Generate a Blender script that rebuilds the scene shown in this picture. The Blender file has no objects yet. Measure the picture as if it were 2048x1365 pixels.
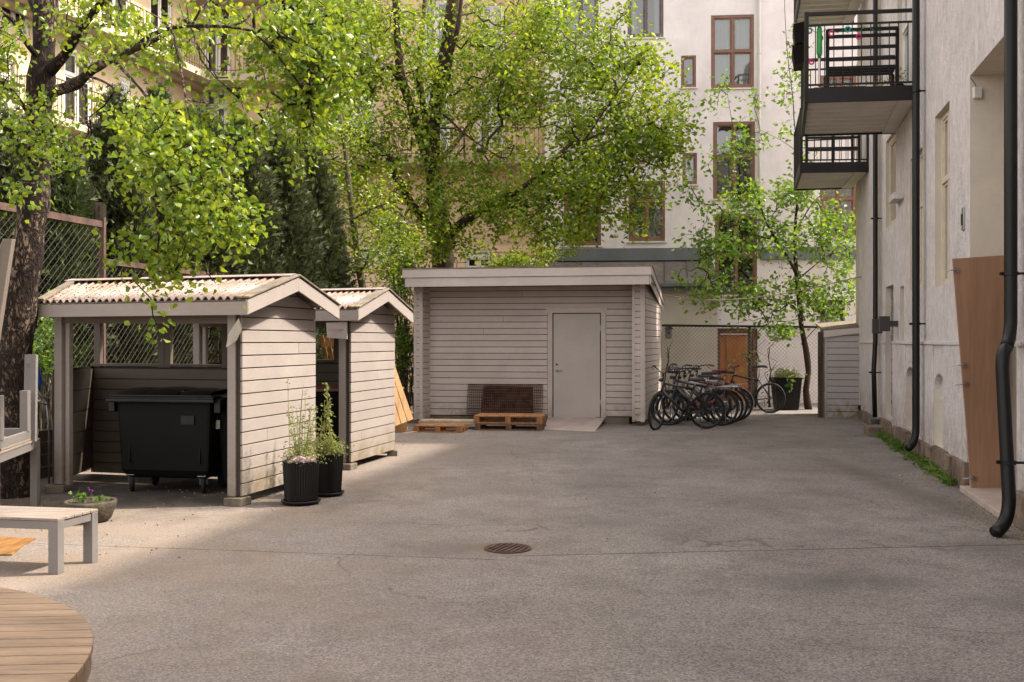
import bpy, math, random
import numpy as np
from mathutils import Vector, Matrix

# ------------------------------------------------------------------ camera, sky, sun, exposure
R = math.radians
C = bpy.context.scene.collection
sc = bpy.context.scene
F = 2000.0; HC = 1.75                      # focal length in photo pixels, eye height
cam_d = bpy.data.cameras.new("camera"); cam_d.sensor_width = 36; cam_d.lens = F / 2048 * 36
cam_d.clip_end = 400; cam_d.clip_start = 0.05
cam = bpy.data.objects.new("camera", cam_d); C.objects.link(cam)
cam.location = (0, 0, HC); cam.rotation_euler = (R(90), 0, 0); sc.camera = cam

SUN_AZ = (0.983, 0.18); SUN_EL = R(48)     # horizontal direction towards the sun, elevation
w = bpy.data.worlds.new("World"); sc.world = w; w.use_nodes = True
nt = w.node_tree; nt.nodes.clear()
sky = nt.nodes.new('ShaderNodeTexSky'); sky.sky_type = 'NISHITA'; sky.sun_disc = False
sky.sun_elevation = SUN_EL; sky.sun_rotation = math.atan2(SUN_AZ[0], SUN_AZ[1])
sky.air_density = 1.0; sky.dust_density = 3.0; sky.ozone_density = 1.0
hs = nt.nodes.new('ShaderNodeHueSaturation'); hs.inputs['Saturation'].default_value = 0.16; hs.inputs['Value'].default_value = 1.25
bg = nt.nodes.new('ShaderNodeBackground'); bg.inputs[1].default_value = 0.15
wo = nt.nodes.new('ShaderNodeOutputWorld')
wt = nt.nodes.new('ShaderNodeMix'); wt.data_type = 'RGBA'; wt.blend_type = 'MULTIPLY'; wt.inputs[0].default_value = 1; wt.inputs[7].default_value = (1.06, 1.0, .95, 1)   # sky colour, brightened above, tinted warm as white balance
nt.links.new(sky.outputs[0], hs.inputs['Color']); nt.links.new(hs.outputs[0], wt.inputs[6]); nt.links.new(wt.outputs[2], bg.inputs[0]); nt.links.new(bg.outputs[0], wo.inputs[0])
sd = bpy.data.lights.new("sun", 'SUN'); sd.energy = 2.6; sd.angle = R(2.0); sd.color = (1.0, 0.92, 0.80)
so = bpy.data.objects.new("sun", sd); C.objects.link(so)
sv = Vector((SUN_AZ[0] * math.cos(SUN_EL), SUN_AZ[1] * math.cos(SUN_EL), math.sin(SUN_EL)))
so.rotation_euler = sv.to_track_quat('Z', 'Y').to_euler(); so.location = (20, 0, 30)
vs = sc.view_settings; vs.view_transform = 'Standard'; vs.look = 'None'; vs.gamma = 1.0; vs.exposure = 1.67
sc.render.engine = 'CYCLES'
try:
    sc.cycles.max_bounces = 8; sc.cycles.diffuse_bounces = 4; sc.cycles.transparent_max_bounces = 12
    sc.cycles.transmission_bounces = 4; sc.cycles.caustics_reflective = False; sc.cycles.caustics_refractive = False
    sc.cycles.use_denoising = True; sc.cycles.sample_clamp_indirect = 4
except Exception: pass

rnd = random.Random(7)
def V(*a): return Vector(a)
def G(px, py, z=0.0):
    Y = (HC - z) * F / (py - 682.5); return V((px - 1024) / F * Y, Y, z)
def P(px, py, Y): return V((px - 1024) / F * Y, Y, HC - (py - 682.5) / F * Y)
UP = V(0, 0, 1)

# ------------------------------------------------------------------ mesh builder
class MB:
    def __init__(s): s.v = []; s.f = []; s.dark = []
    def add(s, vs, fs):
        b = len(s.v); s.v.extend([tuple(x) for x in vs]); s.f.extend([tuple(i + b for i in f) for f in fs])
        return s
    def quad(s, a, b, c, d): return s.add([a, b, c, d], [(0, 1, 2, 3)])
    def obox(s, o, ux, uy, uz):        # corner + three edge vectors
        o = Vector(o); ux = Vector(ux); uy = Vector(uy); uz = Vector(uz)
        p = [o, o+ux, o+ux+uy, o+uy, o+uz, o+ux+uz, o+ux+uy+uz, o+uy+uz]
        fs = [(0,3,2,1),(4,5,6,7),(0,1,5,4),(1,2,6,5),(2,3,7,6),(3,0,4,7)]
        if ux.cross(uy).dot(uz) < 0: fs = [f[::-1] for f in fs]
        return s.add(p, fs)
    def box(s, c, size, rz=0.0, tilt=None):
        m = Matrix.Rotation(rz, 3, 'Z')
        if tilt: m = m @ Matrix.Rotation(tilt[0], 3, tilt[1])
        x = m @ V(size[0],0,0); y = m @ V(0,size[1],0); z = m @ V(0,0,size[2])
        return s.obox(Vector(c) - (x+y+z)/2, x, y, z)
    def bar(s, a, b, w, h, up=UP):     # rectangular bar from a to b
        a = Vector(a); b = Vector(b); d = (b-a)
        if d.length < 1e-6: return s
        dn = d.normalized(); sd_ = dn.cross(up)
        if sd_.length < 1e-4: sd_ = dn.cross(V(0,1,0))
        sd_.normalize(); u2 = sd_.cross(dn)
        return s.obox(a - sd_*w/2 - u2*h/2, d, sd_*w, u2*h)
    def tube(s, pts, rad, n=8, cap=True):
        pts = [Vector(p) for p in pts]
        if not hasattr(rad, '__len__'): rad = [rad]*len(pts)
        b = len(s.v); k = len(pts); ref = None
        for i, p in enumerate(pts):
            t = (pts[min(i+1,k-1)] - pts[max(i-1,0)])
            if t.length < 1e-9: t = V(0,0,1)
            t.normalize()
            if ref is None:
                ref = V(0,0,1) if abs(t.z) < .9 else V(1,0,0)
            ref = (ref - t*ref.dot(t))
            if ref.length < 1e-4: ref = t.orthogonal()
            ref.normalize(); q = t.cross(ref)
            for j in range(n):
                a = 2*math.pi*j/n
                s.v.append(tuple(p + (ref*math.cos(a) + q*math.sin(a))*rad[i]))
        for i in range(k-1):
            for j in range(n):
                j2 = (j+1) % n
                s.f.append((b+i*n+j, b+i*n+j2, b+(i+1)*n+j2, b+(i+1)*n+j))
        if cap:
            s.f.append(tuple(b+j for j in range(n))[::-1]); s.f.append(tuple(b+(k-1)*n+j for j in range(n)))
        return s
    def lathe(s, prof, c=(0,0,0), n=32, flute=0.0, axis=None):
        b = len(s.v); c = Vector(c)
        for r, z in prof:
            for j in range(n):
                a = 2*math.pi*j/n; rr = r + (flute if j % 2 else 0)
                s.v.append(tuple(c + V(rr*math.cos(a), rr*math.sin(a), z)))
        for i in range(len(prof)-1):
            for j in range(n):
                j2 = (j+1) % n
                s.f.append((b+i*n+j, b+i*n+j2, b+(i+1)*n+j2, b+(i+1)*n+j))
        return s
    def prism(s, poly, off):           # polygon (list of points) extruded by off
        poly = [Vector(p) for p in poly]; off = Vector(off); n = len(poly)
        nn = V(0,0,0)
        for i in range(n): nn += poly[i].cross(poly[(i+1) % n])
        if nn.dot(off) > 0: poly = poly[::-1]
        fs = [tuple(range(n)), tuple(range(n, 2*n))[::-1]]
        fs += [(i, i+n, (i+1) % n+n, (i+1) % n) for i in range(n)]
        return s.add(poly + [p+off for p in poly], fs)
    def torus(s, c, r, r2, axis, n=32, m=8):
        c = Vector(c); ax = Vector(axis).normalized(); e1 = ax.orthogonal().normalized(); e2 = ax.cross(e1); b = len(s.v)
        for i in range(n):
            a = 2*math.pi*i/n; d = e1*math.cos(a)+e2*math.sin(a)
            for j in range(m):
                t = 2*math.pi*j/m; s.v.append(tuple(c + d*(r + r2*math.cos(t)) + ax*r2*math.sin(t)))
        for i in range(n):
            for j in range(m):
                s.f.append((b+i*m+j, b+i*m+(j+1) % m, b+((i+1) % n)*m+(j+1) % m, b+((i+1) % n)*m+j))
        return s
    def xf(s, m):
        s.v = [tuple(m @ Vector(p)) for p in s.v]; return s

def inv(parent):
    if parent is None: return Matrix.Identity(4)
    m = parent.matrix_basis.copy(); p = parent.parent
    while p: m = p.matrix_basis @ m; p = p.parent
    return m.inverted()

def build(name, mb, mat, parent=None, local=False, smooth=False, bevel=0, solid=0, origin=None):
    """links the builder's shapes as ONE mesh object; vertices are world coordinates unless local"""
    me = bpy.data.meshes.new(name)
    vs_ = mb.v
    if parent is not None and not local:
        m = inv(parent); arr = np.array(vs_, dtype=float)
        mm = np.array(m); arr = arr @ mm[:3,:3].T + mm[:3,3]; vs_ = arr.tolist()
    if origin is not None:
        arr = np.array(vs_, dtype=float) - np.array(origin); vs_ = arr.tolist()
    me.from_pydata(vs_, [], mb.f); me.update()
    if mat: me.materials.append(mat)
    if mb.dark:
        me.materials.append(MT['groove_shade'])
        for a_, b_ in mb.dark:
            for i in range(a_, b_): me.polygons[i].material_index = 1
    if smooth: me.polygons.foreach_set('use_smooth', [True]*len(me.polygons))
    o = bpy.data.objects.new(name, me); C.objects.link(o)
    if origin is not None: o.location = origin
    if parent: o.parent = parent
    if bevel:
        b = o.modifiers.new('bevel', 'BEVEL'); b.width = bevel; b.segments = 2; b.limit_method = 'ANGLE'
    if solid:
        b = o.modifiers.new('solid', 'SOLIDIFY'); b.thickness = solid
    return o
def tag(o, label, cat, group=None, kind=None):
    o['label'] = label
    if cat: o['category'] = cat
    if group: o['group'] = group
    if kind: o['kind'] = kind
    return o
def thing(name, label, cat, loc=(0,0,0), rz=0.0, group=None):
    o = bpy.data.objects.new(name, None); C.objects.link(o); o.empty_display_size = .2
    o.location = loc; o.rotation_euler = (0, 0, rz)
    return tag(o, label, cat, group)
def struct(name, mb, mat, label=None, **k):
    o = build(name, mb, mat, **k); o['kind'] = 'structure'
    if label: o['label'] = label
    return o
def copy_thing(root, loc, rz, label, group=None):
    r = root.copy(); C.objects.link(r); r.location = loc; r.rotation_euler = (0,0,rz); r['label'] = label
    if group: r['group'] = group
    def rec(src, dst):
        for ch in list(src.children):
            c = ch.copy(); C.objects.link(c); c.parent = dst; rec(ch, c)
    rec(root, r); return r

# ------------------------------------------------------------------ materials
def newmat(name):
    m = bpy.data.materials.new(name); m.use_nodes = True; t = m.node_tree
    return m, t, t.nodes['Principled BSDF'], t.nodes, t.links
def coords(t, scale=(1,1,1), kind='Object'):
    tc = t.nodes.new('ShaderNodeTexCoord'); mp = t.nodes.new('ShaderNodeMapping')
    mp.inputs['Scale'].default_value = scale; t.links.new(tc.outputs[kind], mp.inputs[0]); return mp.outputs[0]
def noise(t, co, scale, detail=4, rough=.6, dist=0):
    n = t.nodes.new('ShaderNodeTexNoise'); n.inputs['Scale'].default_value = scale; n.inputs['Detail'].default_value = detail
    n.inputs['Roughness'].default_value = rough; n.inputs['Distortion'].default_value = dist
    t.links.new(co, n.inputs['Vector']); return n.outputs['Fac']
def ramp(t, fac, a, b, ca=(0,0,0,1), cb=(1,1,1,1)):
    r = t.nodes.new('ShaderNodeValToRGB'); r.color_ramp.elements[0].position = a; r.color_ramp.elements[1].position = b
    r.color_ramp.elements[0].color = ca if len(ca) == 4 else (*ca, 1); r.color_ramp.elements[1].color = cb if len(cb) == 4 else (*cb, 1)
    t.links.new(fac, r.inputs[0]); return r.outputs[0]
def mix(t, fac, a, b, mode='MIX'):
    n = t.nodes.new('ShaderNodeMix'); n.data_type = 'RGBA'; n.blend_type = mode
    if isinstance(fac, (int, float)): n.inputs[0].default_value = fac
    else: t.links.new(fac, n.inputs[0])
    for s_, x in ((6, a), (7, b)):
        if isinstance(x, (tuple, list)): n.inputs[s_].default_value = (*x[:3], 1)
        else: t.links.new(x, n.inputs[s_])
    return n.outputs[2]
def bump(t, bs, h, strength=.3, dist=.01):
    b = t.nodes.new('ShaderNodeBump'); b.inputs['Strength'].default_value = strength; b.inputs['Distance'].default_value = dist
    t.links.new(h, b.inputs['Height']); t.links.new(b.outputs[0], bs.inputs['Normal']); return b
def M(name, col, rough=.6, var=.18, scale=3, fine=40, stretch=(1,1,1), metal=0, bmp=.15, dark=None, spots=0, spotcol=(.05,.04,.03), spec=.4, bd=.004):
    m, t, bs, N, L = newmat(name)
    co = coords(t, stretch); d = dark or tuple(c*(1-var*2) for c in col); l = tuple(min(1, c*(1+var)) for c in col)
    n1 = noise(t, co, scale, 6, .65); n2 = noise(t, co, fine, 3, .6)
    c1 = mix(t, ramp(t, n1, .3, .7), d, l)
    c2 = mix(t, ramp(t, n2, .3, .75), tuple(c*.8 for c in col), (1,1,1))
    c = mix(t, min(.45, var*1.6), c1, mix(t, 1.0, c1, c2, 'MULTIPLY'))
    if spots:
        n3 = noise(t, coords(t), 2.2, 8, .75, .4); c = mix(t, ramp(t, n3, .62-.12*spots, .72), c, spotcol)
    L.new(c, bs.inputs['Base Color']); bs.inputs['Roughness'].default_value = rough; bs.inputs['Metallic'].default_value = metal
    bs.inputs['Specular IOR Level'].default_value = spec
    if bmp: bump(t, bs, n2, bmp, bd)
    return m

def paint_wood(name, col, dirt=.35, grain=(1,1,14)):
    """painted timber: faint grain, per-board tone, weather stains, green-brown splash dirt near the ground"""
    m, t, bs, N, L = newmat(name)
    co = coords(t); g = N.new('ShaderNodeNewGeometry')
    n1 = noise(t, co, 1.1, 6, .7, .3); n2 = noise(t, coords(t, grain), 9, 4, .7); n3 = noise(t, co, 6, 8, .75, .6)
    base = mix(t, ramp(t, n1, .3, .7), tuple(c*.88 for c in col), tuple(c*1.08 for c in col))
    isl = N.new('ShaderNodeMapRange'); isl.inputs[3].default_value = .95; isl.inputs[4].default_value = 1.05
    L.new(g.outputs['Random Per Island'], isl.inputs[0])
    hv = N.new('ShaderNodeHueSaturation'); L.new(isl.outputs[0], hv.inputs['Value']); L.new(base, hv.inputs['Color'])
    c = mix(t, .35, hv.outputs[0], mix(t, 1.0, hv.outputs[0], ramp(t, n2, .3, .6, (.72,.7,.68), (1,1,1)), 'MULTIPLY'))
    c = mix(t, ramp(t, n3, .66, .8), c, tuple(x*.62 for x in (col[0], col[1]*.95, col[2]*.85)))
    sep = N.new('ShaderNodeSeparateXYZ'); L.new(g.outputs['Position'], sep.inputs[0])
    mr = N.new('ShaderNodeMapRange'); mr.inputs[1].default_value = .05; mr.inputs[2].default_value = .55; mr.inputs[3].default_value = 1; mr.inputs[4].default_value = 0
    L.new(sep.outputs[2], mr.inputs[0])
    mu = N.new('ShaderNodeMath'); mu.operation = 'MULTIPLY'; L.new(mr.outputs[0], mu.inputs[0]); L.new(ramp(t, noise(t, co, 3, 7, .75, 1), .38, .62), mu.inputs[1])
    mu2 = N.new('ShaderNodeMath'); mu2.operation = 'MULTIPLY'; L.new(mu.outputs[0], mu2.inputs[0]); mu2.inputs[1].default_value = dirt*2
    mu2.use_clamp = True
    c = mix(t, mu2.outputs[0], c, (.19,.14,.075))
    L.new(c, bs.inputs['Base Color']); bs.inputs['Roughness'].default_value = .62; bs.inputs['Specular IOR Level'].default_value = .3
    bump(t, bs, n2, .25, .002); return m

def leafmat(name, a, b, trans=.5, rough=.45, tcol=None):
    m, t, bs, N, L = newmat(name)
    g = N.new('ShaderNodeNewGeometry'); c = mix(t, g.outputs['Random Per Island'], a, b)
    n = noise(t, coords(t), .9, 3, .5); c = mix(t, ramp(t, n, .35, .65), c, mix(t, .5, c, tuple((x*.75) for x in a)))
    L.new(c, bs.inputs['Base Color']); bs.inputs['Roughness'].default_value = rough; bs.inputs['Specular IOR Level'].default_value = .35
    tr = N.new('ShaderNodeBsdfTranslucent'); tc = mix(t, 1.0, c, tcol or (1.8, 1.65, .8), 'MULTIPLY'); L.new(tc, tr.inputs[0])
    ms = N.new('ShaderNodeMixShader'); ms.inputs[0].default_value = trans
    L.new(bs.outputs[0], ms.inputs[1]); L.new(tr.outputs[0], ms.inputs[2]); L.new(ms.outputs[0], N['Material Output'].inputs[0])
    return m

def asphalt():
    m, t, bs, N, L = newmat('asphalt')
    co = coords(t)
    big = noise(t, co, .35, 6, .62, .3); mid = noise(t, co, 1.6, 8, .7, .2); fine = noise(t, co, 55, 4, .75)
    sp = N.new('ShaderNodeTexVoronoi'); sp.inputs['Scale'].default_value = 95; L.new(co, sp.inputs['Vector'])
    c = mix(t, ramp(t, big, .36, .64), (.178,.158,.147), (.250,.226,.211))
    c = mix(t, ramp(t, mid, .46, .8), c, (.125,.110,.102))
    cell = N.new('ShaderNodeSeparateColor'); L.new(sp.outputs['Color'], cell.inputs[0])
    c = mix(t, .8, c, mix(t, 1.0, c, ramp(t, cell.outputs[0], 0, 1, (.45,.45,.45), (1.6,1.55,1.5)), 'MULTIPLY'))
    c = mix(t, .6, c, mix(t, 1.0, c, ramp(t, fine, .3, .75, (.5,.5,.5), (1.35,1.3,1.28)), 'MULTIPLY'))
    # rare pale chips
    v2 = N.new('ShaderNodeTexVoronoi'); v2.inputs['Scale'].default_value = 17; L.new(co, v2.inputs['Vector'])
    c = mix(t, ramp(t, v2.outputs['Distance'], .06, .1, (.7,.7,.7), (0,0,0)), c, (.34,.30,.26))
    # brown dust drifted towards the sheds (left), broken by noise
    sep = N.new('ShaderNodeSeparateXYZ'); L.new(co, sep.inputs[0])
    mr = N.new('ShaderNodeMapRange'); mr.inputs[1].default_value = 1.0; mr.inputs[2].default_value = -3.6; L.new(sep.outputs[0], mr.inputs[0])
    mu = N.new('ShaderNodeMath'); mu.operation = 'MULTIPLY'; L.new(mr.outputs[0], mu.inputs[0]); L.new(ramp(t, noise(t, co, .8, 6, .7, .5), .3, .68), mu.inputs[1])
    c = mix(t, mu.outputs[0], c, mix(t, ramp(t, fine, .3, .7), (.17,.125,.088), (.30,.225,.165)))
    # damp stains; the broad blot in the bin bay paints its shade
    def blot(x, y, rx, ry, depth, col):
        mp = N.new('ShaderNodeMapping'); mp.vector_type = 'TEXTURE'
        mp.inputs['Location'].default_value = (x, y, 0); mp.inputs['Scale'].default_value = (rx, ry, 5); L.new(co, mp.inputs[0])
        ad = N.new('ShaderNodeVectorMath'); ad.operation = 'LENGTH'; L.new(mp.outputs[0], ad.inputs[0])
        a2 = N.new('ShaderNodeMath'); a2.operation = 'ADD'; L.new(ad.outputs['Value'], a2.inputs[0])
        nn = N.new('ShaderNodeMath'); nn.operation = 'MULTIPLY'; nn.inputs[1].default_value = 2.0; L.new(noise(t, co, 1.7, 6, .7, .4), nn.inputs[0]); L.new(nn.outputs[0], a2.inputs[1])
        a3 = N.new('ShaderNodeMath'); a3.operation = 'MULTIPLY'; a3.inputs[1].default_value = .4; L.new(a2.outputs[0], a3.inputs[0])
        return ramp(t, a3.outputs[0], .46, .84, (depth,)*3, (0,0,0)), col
    for args in ((2.3, 7.3, .9, .35, .75, (.085,.076,.072)), (3.6, 6.6, .6, .5, .5, (.09,.08,.075)), (4.0, 8.5, .5, .5, .5, (.1,.085,.075)), (-.4, 8.5, .6, .5, .45, (.10,.09,.085)), (.9, 9.6, .5, .4, .35, (.10,.09,.085)),
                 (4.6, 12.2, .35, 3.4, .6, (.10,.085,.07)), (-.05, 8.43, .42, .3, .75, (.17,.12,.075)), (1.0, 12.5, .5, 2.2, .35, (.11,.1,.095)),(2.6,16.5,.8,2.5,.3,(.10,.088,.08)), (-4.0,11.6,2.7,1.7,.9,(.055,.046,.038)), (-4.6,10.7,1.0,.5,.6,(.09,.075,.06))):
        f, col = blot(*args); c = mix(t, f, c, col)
    # long tar seam crossing the yard
    sx = N.new('ShaderNodeSeparateXYZ'); L.new(co, sx.inputs[0])
    def seam(a, b, w_, lo, hi, amp=.03):
        m1 = N.new('ShaderNodeMath'); m1.operation = 'MULTIPLY_ADD'; m1.inputs[1].default_value = -a; m1.inputs[2].default_value = -b; L.new(sx.outputs[0], m1.inputs[0])
        m2 = N.new('ShaderNodeMath'); m2.operation = 'ADD'; L.new(m1.outputs[0], m2.inputs[0]); L.new(sx.outputs[1], m2.inputs[1])
        nn = N.new('ShaderNodeMath'); nn.operation = 'MULTIPLY_ADD'; nn.inputs[1].default_value = amp*2; nn.inputs[2].default_value = -amp; L.new(noise(t, co, 4, 5, .7), nn.inputs[0])
        m3 = N.new('ShaderNodeMath'); m3.operation = 'ADD'; L.new(m2.outputs[0], m3.inputs[0]); L.new(nn.outputs[0], m3.inputs[1])
        ab = N.new('ShaderNodeMath'); ab.operation = 'ABSOLUTE'; L.new(m3.outputs[0], ab.inputs[0])
        f = ramp(t, ab.outputs[0], w_*.3, w_, (.85,.85,.85), (0,0,0))
        g1 = N.new('ShaderNodeMapRange'); g1.inputs[1].default_value = lo-.6; g1.inputs[2].default_value = lo; L.new(sx.outputs[0], g1.inputs[0])
        g2 = N.new('ShaderNodeMapRange'); g2.inputs[1].default_value = hi+.3; g2.inputs[2].default_value = hi; L.new(sx.outputs[0], g2.inputs[0])
        q = N.new('ShaderNodeMath'); q.operation = 'MULTIPLY'; L.new(g1.outputs[0], q.inputs[0]); L.new(g2.outputs[0], q.inputs[1])
        q2 = N.new('ShaderNodeMath'); q2.operation = 'MULTIPLY'; L.new(q.outputs[0], q2.inputs[0]); L.new(f, q2.inputs[1]); return q2.outputs[0]
    c = mix(t, seam(.104, 8.14, .022, .3, 6), c, (.055,.048,.042))
    c = mix(t, seam(-.16, 7.98, .016, -4, -.2), c, (.07,.055,.042))
    # fine cracks
    vo = N.new('ShaderNodeTexVoronoi'); vo.feature = 'DISTANCE_TO_EDGE'; vo.inputs['Scale'].default_value = .42
    wv = N.new('ShaderNodeVectorMath'); wv.operation = 'ADD'
    nc = N.new('ShaderNodeTexNoise'); nc.inputs['Scale'].default_value = 1.3; nc.inputs['Detail'].default_value = 6; L.new(co, nc.inputs['Vector'])
    L.new(co, wv.inputs[0]); L.new(nc.outputs['Color'], wv.inputs[1]); L.new(wv.outputs[0], vo.inputs['Vector'])
    cr = N.new('ShaderNodeMath'); cr.operation = 'MULTIPLY'; L.new(ramp(t, vo.outputs['Distance'], .0, .006, (.7,.7,.7), (0,0,0)), cr.inputs[0]); L.new(ramp(t, noise(t, co, .5, 3, .5), .5, .56), cr.inputs[1])
    c = mix(t, cr.outputs[0], c, (.06,.05,.045))
    L.new(c, bs.inputs['Base Color']); bs.inputs['Roughness'].default_value = .88; bs.inputs['Specular IOR Level'].default_value = .25
    h = mix(t, .5, ramp(t, fine, .2, .8), sp.outputs['Distance']); bump(t, bs, h, .65, .006)
    return m

def plaster(name, col, rough_amt=.6, dirt=0.0, relief=True, stain=(.22,.15,.09), basez=.0):
    m, t, bs, N, L = newmat(name)
    co = coords(t); n1 = noise(t, co, .9, 7, .68, .5); mp2 = N.new('ShaderNodeMapping'); mp2.inputs['Rotation'].default_value = (R(38),0,0); mp2.inputs['Scale'].default_value = (1,1.5,.7); L.new(co, mp2.inputs[0])
    n2 = noise(t, mp2.outputs[0], 7, 7, .72, .9); n3 = noise(t, co, 34, 4, .6)
    c = mix(t, ramp(t, n1, .3, .7), tuple(x*.84 for x in col), tuple(min(1, x*1.08) for x in col))
    c = mix(t, ramp(t, noise(t, coords(t, (1,1,.25)), 1.8, 8, .78, .7), .56, .72, (0,0,0), (.55,.55,.55)), c, tuple(x*.66 for x in (col[0], col[1]*.97, col[2]*.93)))
    if rough_amt > .5:
        c = mix(t, .5, c, mix(t, 1, c, ramp(t, n2, .36, .6, (.60,.58,.57), (1.1,1.1,1.1)), 'MULTIPLY')); c = mix(t, ramp(t, n3, .60, .75, (0,0,0), (.4,.4,.4)), c, tuple(x*.6 for x in col))
    if dirt:
        g = N.new('ShaderNodeNewGeometry'); sep = N.new('ShaderNodeSeparateXYZ'); L.new(g.outputs['Position'], sep.inputs[0])
        mr = N.new('ShaderNodeMapRange'); mr.inputs[1].default_value = basez; mr.inputs[2].default_value = basez+1.0; mr.inputs[3].default_value = .95; mr.inputs[4].default_value = 0; L.new(sep.outputs[2], mr.inputs[0])
        mu = N.new('ShaderNodeMath'); mu.operation = 'MULTIPLY'; L.new(mr.outputs[0], mu.inputs[0]); L.new(ramp(t, noise(t, co, 3, 8, .75, 1), .4, .6), mu.inputs[1])
        c = mix(t, mu.outputs[0], c, stain)
    L.new(c, bs.inputs['Base Color']); bs.inputs['Roughness'].default_value = .92; bs.inputs['Specular IOR Level'].default_value = .2
    if relief: bump(t, bs, mix(t, .3, n2, n3), rough_amt, .06 if rough_amt > .5 else .02)
    else: bump(t, bs, n3, .15, .003)
    return m

def bark(name, a, b, sc_=(1,1,.25), scale=14, strength=.9, lo=.4, hi=.62, plates=False):
    m, t, bs, N, L = newmat(name)
    co = coords(t, sc_); n = noise(t, co, scale, 8, .74, .6); nf = noise(t, co, scale*4, 5, .7, .3)
    if plates:                         # dark, deeply fissured bark with torn pale plates
        nd = N.new('ShaderNodeTexNoise'); nd.inputs['Scale'].default_value = 9; nd.inputs['Detail'].default_value = 6; L.new(co, nd.inputs['Vector'])
        sc1 = N.new('ShaderNodeVectorMath'); sc1.operation = 'MULTIPLY_ADD'; sc1.inputs[1].default_value = (.35,.35,.35); L.new(nd.outputs['Color'], sc1.inputs[0]); L.new(co, sc1.inputs[2])
        v = N.new('ShaderNodeTexVoronoi'); v.feature = 'DISTANCE_TO_EDGE'; v.inputs['Scale'].default_value = scale; L.new(sc1.outputs[0], v.inputs['Vector'])
        big = noise(t, coords(t, (1,1,.6)), 3.2, 6, .7, .8)
        pl_ = ramp(t, v.outputs['Distance'], .06, .20); mk = ramp(t, mix(t, .4, big, n), .47, .56)
        c = mix(t, mix(t, 1, pl_, mk, 'MULTIPLY'), mix(t, ramp(t, nf, .35, .7), a, tuple(x*3.2 for x in a)), mix(t, ramp(t, nf, .3, .7), tuple(x*.45 for x in b), b))
        f = mix(t, .5, pl_, mix(t, .5, n, nf))
    else:
        f = mix(t, .35, n, nf); c = mix(t, ramp(t, f, lo, hi), a, b)
    L.new(c, bs.inputs['Base Color']); bs.inputs['Roughness'].default_value = .92; bs.inputs['Specular IOR Level'].default_value = .2
    bump(t, bs, f, strength, .05); return m

def glass(name, tint=(.6,.65,.62)):
    m, t, bs, N, L = newmat(name)
    fr = N.new('ShaderNodeFresnel'); fr.inputs[0].default_value = 1.6
    ad = N.new('ShaderNodeMath'); ad.operation = 'ADD'; ad.inputs[1].default_value = .12; L.new(fr.outputs[0], ad.inputs[0])
    gl = N.new('ShaderNodeBsdfGlossy'); gl.inputs['Roughness'].default_value = .03
    n = noise(t, coords(t), 1.3, 2, .5); b = N.new('ShaderNodeBump'); b.inputs['Strength'].default_value = .08; b.inputs['Distance'].default_value = .05; L.new(n, b.inputs['Height']); L.new(b.outputs[0], gl.inputs['Normal'])
    tr = N.new('ShaderNodeBsdfTransparent'); tr.inputs[0].default_value = (*tint, 1)
    ms = N.new('ShaderNodeMixShader'); L.new(ad.outputs[0], ms.inputs[0]); L.new(tr.outputs[0], ms.inputs[1]); L.new(gl.outputs[0], ms.inputs[2])
    L.new(ms.outputs[0], N['Material Output'].inputs[0]); return m

def rustmat(name, a=(.10,.055,.035), b=(.22,.12,.08)):
    return M(name, b, .85, .3, 6, 60, bmp=.3, dark=a)

MT = {}
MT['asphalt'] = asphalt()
MT['paint'] = paint_wood('greige_painted_boards', (.53,.46,.415), .45)
MT['paint2'] = paint_wood('older_greige_painted_boards', (.335,.288,.258), .6)
MT['paint_in'] = paint_wood('brown_shade_darkened_boards', (.13,.103,.08), .3)  # inside boards of the sheds, base colour darkened to stand for shade
MT['groove_shade'] = M('dark_groove_shade', (.06,.045,.038), .95, .1, 3, 30, bmp=0)  # siding backing, darkened to paint shade into the board grooves
MT['paint_door'] = M('greige_door_paint', (.47,.415,.38), .5, .06, .8, 60, bmp=.04, spec=.4)
MT['corr'] = M('weathered_fibre_cement', (.35,.30,.27), .8, .25, 2.5, 30, bmp=.3, spots=1.6, spotcol=(.24,.13,.09))
MT['felt'] = M('roof_edge_felt', (.22,.18,.14), .9, .25, 4, 50, spots=.8, spotcol=(.3,.22,.1))
MT['wood_grey'] = M('weathered_grey_wood', (.33,.27,.22), .8, .2, 2, 30, (1,1,8))
MT['yellowwood'] = M('fresh_orange_pallet_wood', (.36,.19,.06), .7, .2, 2, 18, (6,1,1), bmp=.2)
MT['brownwood'] = M('reddish_pallet_wood', (.44,.21,.085), .75, .25, 3, 18, (6,1,1), bmp=.25)
MT['palewood'] = M('pale_cut_planks', (.62,.47,.33), .7, .15, 3, 20, (5,1,1))
MT['deck'] = M('warm_weathered_table_slats', (.36,.245,.155), .7, .22, 1.2, 16, (1.5,12,1), bmp=.3)
MT['benchslat'] = M('grey_brown_bench_slats', (.30,.245,.20), .65, .14, 2, 16, (1.5,14,1), bmp=.2)
MT['benchmetal'] = M('taupe_powder_coat', (.20,.18,.168), .5, .07, 2, 60, bmp=.05)
MT['blackplastic'] = M('black_bin_plastic', (.004,.0036,.0034), .6, .15, 3, 50, bmp=.08, spec=.18)
MT['lidplastic'] = M('dark_lid_plastic', (.010,.009,.009), .4, .15, 3, 50, bmp=.06, spec=.35)
MT['brownlid'] = M('brown_lid_plastic', (.22,.085,.06), .45, .15, 3, 50, bmp=.06)
MT['pot'] = M('black_planter_plastic', (.006,.0055,.0055), .45, .15, 3, 60, bmp=.06, spec=.3)
MT['rubber'] = M('tyre_rubber', (.014,.013,.0125), .75, .2, 10, 80)
MT['steel'] = M('brushed_steel', (.45,.44,.43), .35, .15, 4, 60, metal=.9, bmp=.05)
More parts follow.
